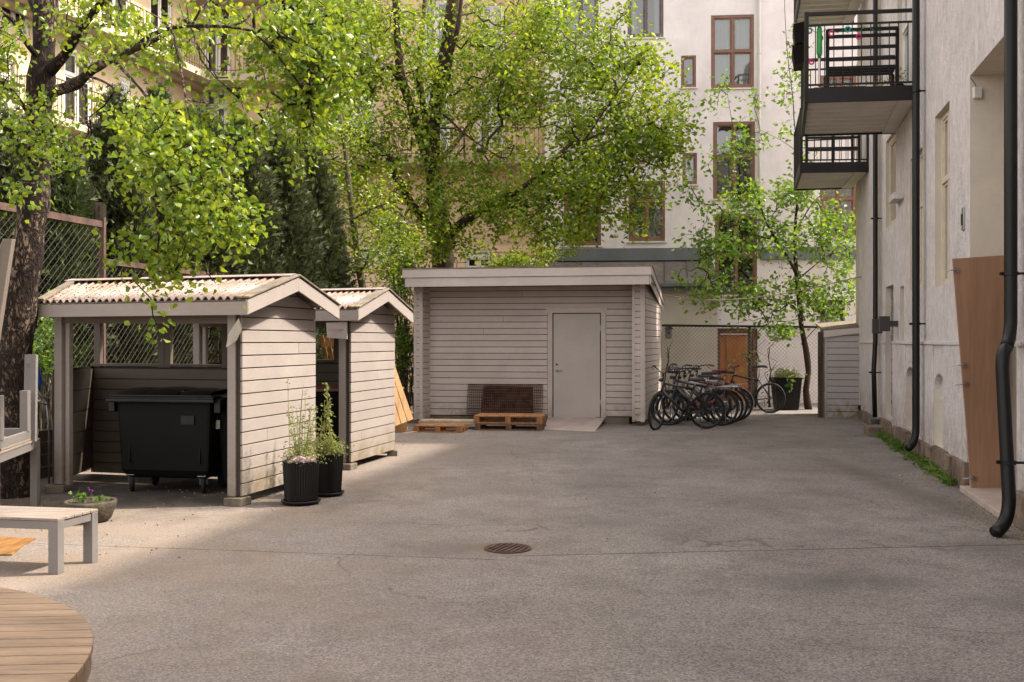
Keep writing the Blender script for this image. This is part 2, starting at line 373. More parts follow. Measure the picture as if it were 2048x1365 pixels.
MT['darksteel'] = M('black_balcony_steel', (.012,.010,.0095), .5, .15, 3, 60, bmp=.06, spec=.35)
MT['pipe'] = M('black_downpipe_enamel', (.006,.0055,.0055), .42, .15, 2, 60, bmp=.04, spec=.3)
MT['rust'] = rustmat('rusty_iron', (.045,.026,.02), (.12,.065,.048))
MT['grate'] = rustmat('rusty_grating', (.03,.02,.017), (.17,.085,.055))
MT['wallR'] = plaster('grey_white_lime_plaster', (.72,.67,.66), 1.0, 1.0, basez=-.1)
MT['reveal'] = plaster('smooth_beige_render', (.56,.50,.42), .3, 0, False)
MT['stone'] = M('rough_brown_plinth_stone', (.26,.19,.145), .95, .3, 2.5, 18, bmp=.9, bd=.02, spots=.6, spotcol=(.12,.1,.08))
MT['slabstone'] = M('pink_grey_threshold_stone', (.46,.37,.32), .8, .12, 3, 40, bmp=.2)
MT['concrete'] = M('mossy_concrete', (.20,.165,.12), .9, .2, 3, 30, bmp=.4, spots=.6, spotcol=(.14,.13,.07))
MT['wallW'] = plaster('pale_pinkish_render', (.68,.625,.61), .10, 0)
MT['wallC'] = plaster('cream_render', (.62,.55,.47), .15, 0)
MT['wallY'] = plaster('warm_yellow_render', (.60,.46,.30), .15, 0)
MT['slabY'] = plaster('grey_cream_slab', (.42,.36,.27), .15, 0)
MT['brick'] = None
MT['brownframe'] = M('brown_window_frame', (.20,.10,.062), .5, .12, 4, 30, bmp=.05)
MT['greyframe'] = M('dark_taupe_window_frame', (.12,.095,.085), .5, .12, 4, 30, bmp=.05)
MT['whiteframe'] = M('white_window_frame', (.72,.69,.64), .5, .06, 4, 30, bmp=.05)
MT['creamframe'] = M('cream_window_frame', (.62,.54,.42), .55, .08, 4, 30, bmp=.05)
MT['glass'] = glass('window_glass')
MT['glassdark'] = glass('window_glass_smoky', (.35,.37,.36))
MT['room'] = M('dim_room', (.05,.045,.04), .9, .3, 1.5, 5, bmp=0)
MT['curtain'] = M('white_curtain', (.62,.62,.56), .9, .1, 3, 20, (14,14,.6), bmp=.4)
MT['curtaing'] = M('pale_green_curtain', (.42,.46,.38), .9, .08, 3, 20, (14,14,.6), bmp=.3)
MT['frost'] = M('patterned_net_curtain', (.35,.31,.30), .9, .25, 12, 40, bmp=.1)
MT['roofmetal'] = M('grey_sheet_roof', (.13,.118,.108), .8, .2, 1.2, 30, bmp=.1, spec=.15, spots=.5, spotcol=(.2,.13,.08))
MT['flash'] = M('slate_grey_flashing', (.14,.15,.16), .5, .1, 1.5, 30, bmp=.08)
MT['odoor'] = M('orange_brown_varnished_door', (.48,.175,.03), .5, .2, 1.2, 14, (1,1,.3), bmp=.1)
MT['odframe'] = M('dark_red_brown_door_frame', (.14,.05,.025), .6, .2, 2, 20)
MT['wire'] = M('galvanised_wire', (.24,.19,.17), .6, .15, 5, 50, metal=.2, bmp=0)
MT['rustwire'] = M('old_wire_mesh', (.06,.045,.035), .7, .2, 5, 50, bmp=0)
MT['oldplank'] = M('old_brown_planks', (.10,.072,.05), .9, .3, 2, 20, (1,1,.15), bmp=.4)
MT['ply'] = M('warm_brown_plywood', (.38,.225,.14), .55, .13, 1.0, 9, (3.2,3.2,.28), bmp=.03, spec=.3)
MT['white'] = M('off_white_metal', (.58,.56,.52), .5, .06, 2, 40, bmp=.04)
MT['soffit'] = M('pale_corrugated_soffit', (.58,.54,.49), .45, .08, 1.2, 40, bmp=.04, spec=.4)
MT['birch'] = bark('birch_bark', (.012,.008,.006), (.30,.21,.15), (1,1,.42), 13, 1.0, plates=True)
MT['bark'] = bark('dark_bark', (.018,.012,.009), (.085,.058,.04), (1,1,.3), 16, .8)
MT['barkg'] = bark('grey_green_bark', (.045,.038,.025), (.14,.115,.075), (1,1,.3), 16, .6)
MT['leafbirch'] = leafmat('birch_leaf', (.085,.165,.018), (.30,.35,.035), .42, .30)
MT['leafmid'] = leafmat('fresh_maple_leaf', (.08,.165,.014), (.32,.37,.03), .45, .36)
MT['leafright'] = leafmat('young_elm_leaf', (.08,.18,.025), (.24,.33,.055), .42, .38)
MT['leafbush'] = leafmat('bush_leaf', (.05,.12,.012), (.17,.26,.03), .38, .4)
MT['conifer'] = leafmat('thuja_spray', (.022,.034,.013), (.125,.135,.05), .12, .6, (1.2,1.2,.8))
MT['conifer2'] = leafmat('lighter_conifer_spray', (.045,.065,.02), (.10,.13,.04), .15, .6, (1.2,1.2,.8))
MT['weed'] = leafmat('weed_leaf', (.06,.13,.02), (.17,.26,.045), .4, .5)
MT['herb'] = leafmat('herb_leaf', (.14,.18,.06), (.34,.34,.14), .35, .6)
MT['flower'] = leafmat('pink_white_petal', (.62,.42,.45), (.80,.72,.70), .3, .7, (1,1,1))
MT['purple'] = leafmat('purple_petal', (.10,.04,.25), (.25,.05,.20), .2, .7, (1,1,1))
MT['litter'] = leafmat('dry_litter', (.22,.12,.05), (.50,.38,.16), .1, .8, (1,1,1))
MT['soil'] = M('dark_soil', (.06,.045,.032), .95, .3, 3, 40, bmp=.6)
MT['mat'] = M('orange_plywood_sheet', (.33,.16,.04), .7, .3, 2, 20, (8,1,1), bmp=.3, spots=.5)
MT['blue'] = M('blue_plastic', (.015,.10,.50), .4, .1, 2, 20, bmp=0)
MT['cloth'] = M('pale_weathered_board', (.50,.46,.38), .8, .15, 4, 40)
MT['sign'] = M('pale_greige_board', (.44,.38,.35), .7, .08, 4, 40)
MT['ink'] = M('faint_grey_ink', (.26,.215,.20), .8, .1, 4, 40, bmp=0)
MT['bikeblack'] = M('black_bike_paint', (.018,.017,.018), .28, .1, 3, 40, bmp=0, spec=.6)
MT['bikegrey'] = M('silver_bike_paint', (.34,.31,.32), .3, .1, 3, 40, metal=.5, bmp=0)
MT['bikered'] = M('dark_red_bike_paint', (.10,.02,.025), .3, .1, 3, 40, bmp=0)
MT['saddle'] = M('black_saddle_vinyl', (.03,.027,.027), .55, .1, 5, 60)
MT['redstripe'] = M('dark_red_seat_cover', (.16,.03,.03), .7, .3, 8, 60)
MT['orange'] = M('orange_reflector', (.55,.12,.02), .3, .1, 3, 30, bmp=0)
MT['lampblack'] = M('dark_lamp_metal', (.045,.038,.036), .4, .1, 3, 30, bmp=0)
MT['zinc'] = M('galvanised_bucket', (.22,.22,.22), .45, .15, 6, 40, metal=.5, bmp=.05)
MT['cable'] = M('pale_cable', (.30,.23,.17), .7, .1, 3, 30, bmp=0)
MT['pink'] = M('pink_plastic', (.75,.03,.22), .4, .1, 3, 30, bmp=0)
MT['teal'] = M('teal_plastic', (.02,.42,.33), .4, .1, 3, 30, bmp=0)
MT['greenp'] = M('green_plastic', (.03,.32,.07), .4, .1, 3, 30, bmp=0)
MT['rim'] = M('alloy_rim', (.06,.058,.058), .4, .1, 3, 30, metal=.6, bmp=0)

def brickmat():
    m, t, bs, N, L = newmat('yellow_rusticated_blocks'); co = coords(t)
    sep = N.new('ShaderNodeSeparateXYZ'); L.new(co, sep.inputs[0]); cb = N.new('ShaderNodeCombineXYZ'); L.new(sep.outputs[0], cb.inputs[0]); L.new(sep.outputs[2], cb.inputs[1])
    b = N.new('ShaderNodeTexBrick'); b.inputs['Scale'].default_value = 1.0; b.inputs['Color1'].default_value = (.72,.55,.40,1); b.inputs['Color2'].default_value = (.78,.60,.44,1)
    b.inputs['Mortar'].default_value = (.34,.22,.14,1); b.inputs['Mortar Size'].default_value = .02; b.inputs['Brick Width'].default_value = .95; b.inputs['Row Height'].default_value = .34
    L.new(cb.outputs[0], b.inputs['Vector']); L.new(mix(t, .35, b.outputs[0], mix(t, 1, b.outputs[0], ramp(t, noise(t, co, 4, 6, .7), .3, .7, (.6,.6,.6), (1.1,1.1,1.1)), 'MULTIPLY')), bs.inputs['Base Color'])
    bs.inputs['Roughness'].default_value = .9; return m
MT['brick'] = brickmat()

# ------------------------------------------------------------------ shared construction helpers
def sub_intervals(a, b, cuts):
    segs = [(a, b)]
    for c0, c1 in cuts:
        ns = []
        for s0, s1 in segs:
            if c1 <= s0 or c0 >= s1: ns.append((s0, s1)); continue
            if c0 > s0: ns.append((s0, c0))
            if c1 < s1: ns.append((c1, s1))
        segs = ns
    return [s_ for s_ in segs if s_[1]-s_[0] > .02]
def clip(poly, A, B, Cc):              # keep A*s+B*z<=C
    out = []
    for i in range(len(poly)):
        p, q = poly[i], poly[(i+1) % len(poly)]
        fp = A*p[0]+B*p[1]-Cc; fq = A*q[0]+B*q[1]-Cc
        if fp <= 0: out.append(p)
        if (fp < 0 < fq) or (fq < 0 < fp):
            k = fp/(fp-fq); out.append((p[0]+(q[0]-p[0])*k, p[1]+(q[1]-p[1])*k))
    return out
def siding(mb, P0, u, n, Ln, z0, z1, pitch=.137, holes=(), lines=(), th=.024, gap=.012, back=True):
    P0 = Vector((P0[0], P0[1], 0)); u = Vector((u[0], u[1], 0)).normalized(); n = Vector((n[0], n[1], 0)).normalized()
    def put(poly, a, b):
        for A, B, Cc in lines: poly = clip(poly, A, B, Cc) if poly else poly
        if len(poly) >= 3: mb.prism([P0 + u*s_ + UP*z + n*a for s_, z in poly], n*(b-a))
    k = 0
    while z0 + k*pitch < z1 - .02:
        zb = z0 + k*pitch; zt = min(zb + pitch - gap, z1); zc = (zb+zt)/2
        cuts = [(h[0], h[2]) for h in holes if h[1] < zc < h[3]]
        segs = []
        for a, b in sub_intervals(0, Ln, cuts):
            if b-a > 1.4 and rnd.random() < .22: c_ = a+(b-a)*rnd.uniform(.2,.8); segs += [(a, c_-.002), (c_+.002, b)]
            else: segs.append((a, b))
        for a, b in segs:
            j = rnd.uniform(-.0015, .0015)
            put([(a, zb), (b, zb), (b, zt), (a, zt)], 0, th + j)
        k += 1
    d0_ = len(mb.f)
    if back:
        cutz = sorted({z0, z1, *[h[1] for h in holes], *[h[3] for h in holes]})
        for i in range(len(cutz)-1):
            zb, zt = cutz[i], cutz[i+1]
            if zb < z0 or zt > z1+.001: continue
            zc = (zb+zt)/2
            for a, b in sub_intervals(0, Ln, [(h[0], h[2]) for h in holes if h[1] < zc < h[3]]):
                put([(a, zb), (b, zb), (b, zt), (a, zt)], -.03, 0.001)
        mb.dark.append((d0_, len(mb.f)))
    return mb

def wall_holes(mb, P0, u, n, Ln, z0, z1, holes, depth=.25, rmb=None):
    """plaster wall sheet with rectangular openings and their reveals. holes: (s0,z0,s1,z1)"""
    P0 = Vector((P0[0], P0[1], 0)); u = Vector((u[0], u[1], 0)).normalized(); n = Vector((n[0], n[1], 0)).normalized()
    S = sorted({0, Ln, *[h[0] for h in holes], *[h[2] for h in holes]}); Z = sorted({z0, z1, *[h[1] for h in holes], *[h[3] for h in holes]})
    S = [x for x in S if 0 <= x <= Ln]; Z = [x for x in Z if z0 <= x <= z1]
    pt = lambda s_, z, o=0: P0 + u*s_ + UP*z - n*o
    for i in range(len(S)-1):
        for j in range(len(Z)-1):
            sc_, zc = (S[i]+S[i+1])/2, (Z[j]+Z[j+1])/2
            if any(h[0] < sc_ < h[2] and h[1] < zc < h[3] for h in holes): continue
            mb.quad(pt(S[i], Z[j]), pt(S[i+1], Z[j]), pt(S[i+1], Z[j+1]), pt(S[i], Z[j+1]))
    if rmb == 'split' and not hasattr(mb, 'reveals'): mb.reveals = []
    for h in holes:
        r = mb
        if rmb == 'split': r = MB(); mb.reveals.append(r)
        dd = h[4] if len(h) > 4 else depth
        a, b, c, d = h[:4]
        r.quad(pt(a,b), pt(c,b), pt(c,b,dd), pt(a,b,dd)); r.quad(pt(a,d), pt(c,d), pt(c,d,dd), pt(a,d,dd))
        r.quad(pt(a,b), pt(a,d), pt(a,d,dd), pt(a,b,dd)); r.quad(pt(c,b), pt(c,d), pt(c,d,dd), pt(c,b,dd))

def window(parent, P0, u, n, hole, fm, recess=.15, cols=2, rows=(1.0,), curtain=None, fw=.07, gm=None, sill=None, label=None, proud=None, sash=.035):
    """a window part (frame) with pane, curtain and sill sub-parts. P0,u,n as in wall_holes; rows = fractions from bottom"""
    P0 = Vector((P0[0], P0[1], 0)); u = Vector((u[0], u[1], 0)).normalized(); n = Vector((n[0], n[1], 0)).normalized()
    s0, z0, s1, z1 = hole[:4]; o = -n*recess
    pt = lambda s_, z, q=0: P0 + u*s_ + UP*z + o + n*q
    mb = MB(); e = .002
    def rect(a, b, c, d, t0, t1): mb.obox(pt(a, b, t0), u*(c-a), UP*(d-b), n*(t1-t0))
    rect(s0+e, z0+e, s0+fw, z1-e, -.03, .04); rect(s1-fw, z0+e, s1-e, z1-e, -.03, .04)
    rect(s0+fw, z0+e, s1-fw, z0+fw, -.028, .038); rect(s0+fw, z1-fw, s1-fw, z1-e, -.028, .038)
    W = s1-s0-2*fw; H = z1-z0-2*fw; acc = 0; edges = [0]
    for r in rows: acc += r; edges.append(acc)
    for i, e_ in enumerate(edges[1:-1]): rect(s0+fw, z0+fw+H*e_-.035, s1-fw, z0+fw+H*e_+.035, -.026, .05)
    for k in range(1, cols):
        x = s0+fw+W*k/cols; rect(x-.03, z0+fw, x+.03, z1-fw, -.024, .044)
    for k in range(cols):
        for i in range(len(edges)-1):
            a = s0+fw+W*k/cols+(.03 if k else 0); c = s0+fw+W*(k+1)/cols-(.03 if k < cols-1 else 0)
            b = z0+fw+H*edges[i]+(.035 if i else 0); d = z0+fw+H*edges[i+1]-(.035 if i < len(edges)-2 else 0)
            rect(a+e, b+e, a+sash, d-e, -.015, .02); rect(c-sash, b+e, c-e, d-e, -.015, .02); rect(a+sash, b+e, c-sash, b+sash, -.014, .019); rect(a+sash, d-sash, c-sash, d-e, -.014, .019)
    f = build('window', mb, fm, parent, bevel=.004)
    if label: f['label'] = label
    pm = MB(); pm.quad(pt(s0+fw, z0+fw), pt(s1-fw, z0+fw), pt(s1-fw, z1-fw), pt(s0+fw, z1-fw))
    build('pane', pm, gm or MT['glass'], f)
    rm = MB(); rm.quad(pt(s0, z0, -.5), pt(s1, z0, -.5), pt(s1, z1, -.5), pt(s0, z1, -.5))
    rm.quad(pt(s0,z0,-.04), pt(s0,z1,-.04), pt(s0,z1,-.5), pt(s0,z0,-.5)); rm.quad(pt(s1,z0,-.04), pt(s1,z1,-.04), pt(s1,z1,-.5), pt(s1,z0,-.5))
    rm.quad(pt(s0,z1,-.04), pt(s1,z1,-.04), pt(s1,z1,-.5), pt(s0,z1,-.5)); rm.quad(pt(s0,z0,-.04), pt(s1,z0,-.04), pt(s1,z0,-.5), pt(s0,z0,-.5))
    build('room_lining', rm, MT['room'], f)
    if curtain:
        cmt, spans = curtain; cm = MB()
        for a, c in spans:
            x0 = s0+fw+W*a; x1 = s0+fw+W*c; nn = max(6, int((x1-x0)/.03)); prev = None
            for i in range(nn+1):
                x = x0+(x1-x0)*i/nn; q = -.10+.02*math.sin(i*1.9)
                cur = (pt(x, z0+.03, q), pt(x, z1-.03, q))
                if prev: cm.quad(prev[0], cur[0], cur[1], prev[1])
                prev = cur
        build('curtain', cm, cmt, f, smooth=True)
    if sill:
        sm = MB(); sm.obox(P0+u*(s0-.05)+UP*(z0-.05)-n*(recess-.05), u*(s1-s0+.1), UP*.04, n*(recess-.05+sill)); build('sill', sm, fm if sill > .08 else MT['white'], f)
    return f

def spline(pts, step=.25):
    pts = [Vector(p) for p in pts]; out = []
    for i in range(len(pts)-1):
        p0 = pts[max(i-1,0)]; p1 = pts[i]; p2 = pts[i+1]; p3 = pts[min(i+2, len(pts)-1)]
        n = max(1, int((p2-p1).length/step))
        for k in range(n):
            t = k/n
            out.append(.5*((2*p1)+(p2-p0)*t+(2*p0-5*p1+4*p2-p3)*t*t+(3*p1-p0-3*p2+p3)*t**3))
    out.append(pts[-1]); return out

# ------------------------------------------------------------------ vegetation
def leaf_mesh(name, pos, length, width, mat, parent=None, rs=None, hang=.5, shape='leaf', fold=.25, origin=None, dirs=None):
    """many real leaves as one mesh. pos Nx3 numpy"""
    rs = rs or np.random.RandomState(3); n = len(pos); pos = np.asarray(pos, float)
    a = rs.uniform(0, 2*np.pi, n); el = rs.uniform(-1, .6, n)*(1-hang) - hang*rs.uniform(.35, 1.2, n)
    d = np.stack([np.cos(a)*np.cos(el), np.sin(a)*np.cos(el), np.sin(el)], 1)
    if dirs is not None: d = d*.6 + dirs; d /= np.linalg.norm(d, axis=1)[:, None]
    r = rs.normal(size=(n, 3)); r[:, 2] *= .5; sd_ = np.cross(d, r); sd_ /= np.linalg.norm(sd_, axis=1)[:, None]+1e-9
    nn = np.cross(sd_, d); Ln = length*rs.uniform(.5, 1.25, n)[:, None]; W = width*rs.uniform(.7, 1.2, n)[:, None]
    if shape == 'leaf':                # stalk point, two shoulders each side, tip; folded along the midrib
        f = fold*W
        v = np.stack([pos, pos+d*Ln*.3+sd_*W*.5+nn*f, pos+d*Ln*.62+sd_*W*.38+nn*f*.8, pos+d*Ln, pos+d*Ln*.62-sd_*W*.38+nn*f*.8, pos+d*Ln*.3-sd_*W*.5+nn*f, pos+d*Ln*.45], 1)
        k = 7; fs = [(0,1,6),(1,2,6),(2,3,6),(3,4,6),(4,5,6),(5,0,6)]
    elif shape == 'quad':
        v = np.stack([pos, pos+d*Ln*.45+sd_*W*.5+nn*fold*W, pos+d*Ln, pos+d*Ln*.45-sd_*W*.5+nn*fold*W], 1); k = 4; fs = [(0,1,2),(0,2,3)]
    else:                              # spray: three-fingered fan
        v = np.stack([pos, pos+d*Ln*.75+sd_*W*.8, pos+d*Ln*.45+sd_*W*.2, pos+d*Ln, pos+d*Ln*.45-sd_*W*.2, pos+d*Ln*.75-sd_*W*.8+nn*W*.3], 1); k = 6; fs = [(0,1,2),(0,2,3),(0,3,4),(0,4,5)]
    v = v.reshape(-1, 3)
    if parent is not None:
        mm = np.array(inv(parent)); v = v @ mm[:3,:3].T + mm[:3,3]
    fa = (np.arange(n)[:, None, None]*k + np.array(fs)[None]).reshape(-1, 3)
    me = bpy.data.meshes.new(name); me.vertices.add(len(v)); me.vertices.foreach_set('co', v.ravel())
    me.loops.add(fa.size); me.loops.foreach_set('vertex_index', fa.ravel().astype(np.int32))
    me.polygons.add(len(fa)); me.polygons.foreach_set('loop_start', np.arange(0, fa.size, 3, dtype=np.int32)); me.polygons.foreach_set('loop_total', np.full(len(fa), 3, dtype=np.int32))
    me.update(calc_edges=True); me.materials.append(mat)
    o = bpy.data.objects.new(name, me); C.objects.link(o)
    if parent: o.parent = parent
    return o

def blob_points(blobs, rs, clump=7, tight=.17):
    """points in ellipsoids, gathered in small clumps with gaps between them"""
    out = []
    for (px, py, Y, rx, ry, rY, n) in blobs:
        k = max(1, int(round(n/clump)))
        c = rs.normal(size=(k, 3)); c /= np.linalg.norm(c, axis=1)[:, None]; c *= rs.uniform(0, 1, k)[:, None]**(1/2.4)
        u = c[rs.randint(0, k, n)] + rs.normal(size=(n, 3))*[tight, tight*1.15, tight*1.2]
        yy = Y + u[:, 2]*rY; x = (px + u[:, 0]*rx - 1024)/F*yy; z = HC - (py + u[:, 1]*ry - 682.5)/F*yy
        out.append(np.stack([x, yy, z], 1))
    return np.concatenate(out)

def tree(root, limbs, attract, leafmat_, barkmat, rs, leaf_len, leaf_w, per=18, spread=.22, hang=.5, tip=.0035, step=.22, shape='leaf', droop=0., names=('trunk', 'branches', 'foliage'), trunk_idx=1, sides=9, exp=.47, tubes=4):
    """limbs: (points, r0, r1); attract: twig end points. trunk, branches and foliage become three parts"""
    nodes = []; par = []; rad = []; tmb = MB(); lmb = MB()
    for li, (pts, r0, r1) in enumerate(limbs):
        sp = spline(pts, step); k = len(sp)
        rr = [r0+(r1-r0)*(i/(k-1))**.8 for i in range(k)]
        wob = [1+.10*math.sin(i*1.7+li)+.06*rs.uniform(-1, 1) for i in range(k)]
        (tmb if li < trunk_idx else lmb).tube(sp, [a*b for a, b in zip(rr, wob)], n=16 if li < trunk_idx else sides)
        for i, p in enumerate(sp):
            if li < trunk_idx and i < k*.35: continue
            nodes.append(tuple(p)); par.append(-1); rad.append(rr[i])
    nl = len(nodes); cap = nl + len(attract)*14 + 10
    A = np.zeros((cap, 3)); A[:nl] = nodes; cnt = nl; par = par + [-1]*(cap-nl)
    base = A[:nl]
    dd = np.min(np.linalg.norm(attract[:, None, :] - base[None], axis=2), axis=1); order = np.argsort(dd)
    tips = []
    for idx in order:
        t = attract[idx]; dist = np.linalg.norm(A[:cnt]-t, axis=1) + np.maximum(0, A[:cnt, 2]-t[2])*(.35 if droop == 0 else .0)
        j = int(np.argmin(dist)); s0 = A[j].copy(); L_ = np.linalg.norm(t-s0)
        if L_ < .05: tips.append(j); continue
        k = max(1, min(12, int(L_/step+.5))); prev = j; off = rs.normal(size=3)*L_*.10; off[2] += L_*(.12 + droop)
        for q in range(1, k+1):
            f = q/k; p = s0+(t-s0)*f + off*math.sin(math.pi*f) + rs.normal(size=3)*.018
            if cnt >= cap: break
            A[cnt] = p; par[cnt] = prev; prev = cnt; cnt += 1
        tips.append(prev)
    num = np.zeros(cnt)
    for t_ in tips: num[t_] += 1
    for i in range(cnt-1, nl-1, -1):
        if num[i] == 0: num[i] = 1
        if par[i] >= nl: num[par[i]] += num[i]
    r = tip*np.maximum(1, num)**exp
    ch = {}
    for i in range(nl, cnt): ch.setdefault(par[i], []).append(i)
    starts = [(par[i], i) for i in range(nl, cnt) if par[i] < nl]; twmb = lmb
    while starts:
        p_, i = starts.pop(); pts = [A[p_], A[i]]; rr = [r[i]*1.1, r[i]]
        while i in ch:
            c = sorted(ch[i], key=lambda q: -r[q]); 
            for o_ in c[1:]: starts.append((i, o_))
            i = c[0]; pts.append(A[i]); rr.append(r[i])
        twmb.tube(pts, rr, n=tubes if rr[0] < .02 else 6, cap=False)
    build(names[0], tmb, barkmat, root, smooth=True)
    if lmb.v: build(names[1], lmb, barkmat, root, smooth=True)
    # leaves along the outer twigs
    small = np.array([i for i in range(nl, cnt) if num[i] <= 3]); 
    tp = np.array(sorted(set(tips)))
    src = A[tp] if len(tp) else A[:1]
    q1 = src[rs.randint(0, len(src), int(len(attract)*per*.65))]; q2 = A[small][rs.randint(0, len(small), int(len(attract)*per*.35))]
    pos = np.concatenate([q1, q2]); off = rs.normal(size=pos.shape)*spread; off[:, 2] -= abs(rs.normal(size=len(pos)))*spread*(.3+hang*.5)
    leaf_mesh(names[2], pos+off, leaf_len, leaf_w, leafmat_, root, rs, hang, shape)
    return A[:cnt]

# ================================================================== SETTING: ground
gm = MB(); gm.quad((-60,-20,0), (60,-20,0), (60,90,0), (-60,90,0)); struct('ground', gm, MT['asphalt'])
D = V(.253, .9674, 0).normalized(); NR = V(.9674, -.253, 0).normalized()      # yard axis, and the direction its left-hand walls face
sm = MB(); 
sm.add([(-30,6,.012), (-8.2,6,.012), (-6.35,12.3,.012), (-4.3,21,.012), (-2.3,29,.012), (-2.3,33.8,.012), (-30,33.8,.012)], [(0,1,2,3,4,5,6)])
struct('garden_soil', sm, MT['soil'])

# ================================================================== RIGHT-HAND BUILDING
WA, WB = 2.603, .234                         # its wall: X = WA + WB*Y
wu = V(WB, 1, 0).normalized(); wn = V(wu.y, -wu.x, 0)*-1     # along the wall, away from camera; outward normal (to the left)
def wy(px): k = (px-1024)/F; return WA/(k-WB)
WO_Y = -6.0; WO = V(WA+WB*WO_Y, WO_Y, 0)
def ws(px=None, Y=None):
    Y = wy(px) if Y is None else Y
    return (Y-WO_Y)*math.sqrt(1+WB*WB)
def wz(px, py, Y=None): Y = wy(px) if Y is None else Y; return HC-(py-682.5)/F*Y
def wp(s_, z, q=0): return WO + wu*s_ + UP*z + wn*q
rb = thing('apartment_building', 'grey-white rough plastered building with portal, deep window niches and black downpipes', 'building', (WA+WB*9, 9, 0))
S_END = ws(Y=23.4); S_HI = ws(Y=19.4)
sP0, sP1 = ws(Y=9.62), ws(Y=11.62)           # portal niche
holes = [
 (sP0, .06, sP1, 4.83, .75),
 (ws(1899), 2.49, ws(1870), 4.83, .18), (ws(Y=14.75), 2.55, ws(1820), 4.62, .16), (ws(1792), 3.84, ws(1772), 5.45, .14),
 (ws(1890), .30, ws(1868), 1.33, .16), (ws(1830), .36, ws(1812), 1.36, .30), (ws(1808), 1.76, ws(1800), 2.66, .2),
 (ws(1787), .35, ws(1771), 2.75, .16),
 (ws(Y=16.0), 5.55, ws(Y=17.2), 7.7, .25), (ws(Y=19.8), 5.45, ws(Y=20.6), 7.6, .25),
]
wm = MB(); rv = MB()
wall_holes(wm, WO, wu, wn, S_HI, 0, 8.6, holes[:-1] , rmb='split')
hi_holes = [(holes[-1][0]-S_HI, holes[-1][1], holes[-1][2]-S_HI, holes[-1][3], .25)]
wall_holes(wm, wp(S_HI, 0), wu, wn, S_END-S_HI, 0, 11.6, hi_holes, rmb='split')
# roof, ends
wm.obox(wp(0, 8.6), wu*S_HI, -wn*9, UP*.3); wm.obox(wp(S_HI, 11.6), wu*(S_END-S_HI), -wn*9, UP*.3)
wm.quad(wp(S_END,0), wp(S_END,0,-9), wp(S_END,11.6,-9), wp(S_END,11.6)); wm.quad(wp(S_HI,8.6), wp(S_HI,8.6,-9), wp(S_HI,11.6,-9), wp(S_HI,11.6)); wm.quad(wp(0,0), wp(0,0,-9), wp(0,8.9,-9), wp(0,8.9))
build('wall', wm, MT['wallR'], rb)
for rv in wm.reveals: build('niche_reveal', rv, MT['reveal'], rb)
# backs of the niches that hold no window
bm_ = MB()
def back(mb, h, q=None): d = h[4]-.003 if q is None else q; a, b, c, e = h[:4]; mb.quad(wp(a,b,-d), wp(c,b,-d), wp(c,e,-d), wp(a,e,-d))
for h in (holes[0], holes[5], holes[6]): bm_ = MB(); back(bm_, h); build('niche_back', bm_, MT['reveal'], rb)
# arched heads of the two cellar niches (plaster filling the upper corners)
for h in (holes[4], holes[5]):
    am = MB()
    a, b, c, e = h[:4]; mid = (a+c)/2; r_ = (c-a)/2
    for sgn in (-1, 1):
        x0 = mid+sgn*r_; poly = [wp(x0, e, .001)]
        for k in range(7):
            t = k/6*math.pi/2; poly.append(wp(mid+sgn*r_*math.cos(t), e-.24+.22*math.sin(t), .001))
        poly.append(wp(mid, e, .001)); am.prism(poly, -wn*(h[4]-.04))
    build('niche_arch', am, MT['wallR'], rb)
bk = MB()
a, b, c, e = holes[7][:4]
nb = 22
for i in range(nb):
    z0_ = b + (e-b)*i/nb; bk.obox(wp(a+.01, z0_, -.158), wu*(c-a-.02), UP*((e-b)/nb-.012), wn*(.05+.02*rnd.random()))
bkmat = M('grey_painted_brick', (.27,.24,.235), .9, .2, 3, 30, bmp=.5)
build('brick_infill', bk, bkmat, rb, bevel=.004)
window(rb, WO, wu, wn, holes[1], MT['creamframe'], .12, 2, (.62,.38), (MT['curtain'], [(0,1)]), label=None)
window(rb, WO, wu, wn, holes[2], MT['creamframe'], .10, 2, (.62,.38), (MT['curtain'], [(0,1)]))
window(rb, WO, wu, wn, holes[3], MT['creamframe'], .09, 1, (1,), None)
window(rb, WO, wu, wn, holes[8], MT['whiteframe'], .12, 2, (.7,.3), (MT['curtain'], [(0,1)]))
window(rb, WO, wu, wn, (holes[9][0], *holes[9][1:]), MT['whiteframe'], .12, 1, (.7,.3), (MT['curtain'], [(0,1)]))
shm = MB(); a, b, c, e = holes[4][:4]; shm.obox(wp(a+.03, b+.02, -.13), wu*(c-a-.06), UP*(e-b-.06), wn*.04); shm.obox(wp(a+.03, b+.62, -.088), wu*(c-a-.06), UP*.05, wn*.015)
build('shutter', shm, MT['white'], rb, bevel=.004)
# ledge band, pilaster line, stone plinth, small stone sill
lg = MB()
for s0_, s1_ in sub_intervals(ws(Y=2), S_END, [(sP0-.05, sP1+.05), (holes[7][0], holes[7][2])]): lg.obox(wp(s0_, 1.70, 0), wu*(s1_-s0_), UP*.045, wn*.035)
for s0_, s1_ in sub_intervals(sP1+.1, S_END, [(h[0], h[2]) for h in (holes[4], holes[5], holes[7])]): lg.obox(wp(s0_, .2, 0), wu*(s1_-s0_), UP*1.495, wn*.022)
lg.obox(wp(ws(1808), 4.10, 0), wu*.62, UP*.11, wn*.16)
build('ledge', lg, MT['wallR'], rb, bevel=.006)
pl = MB(); s_ = sP1+.02
while s_ < S_END:
    L_ = rnd.uniform(.35, .8); L_ = min(L_, S_END-s_); hh = .34 - .16*(s_-sP1)/(S_END-sP1) + rnd.uniform(-.03,.04)
    if holes[7][0]-.1 < s_ < holes[7][2]: hh = .30
    pl.obox(wp(s_, 0, 0), wu*(L_-.006), UP*hh, wn*(.05+rnd.uniform(0,.05))); s_ += L_
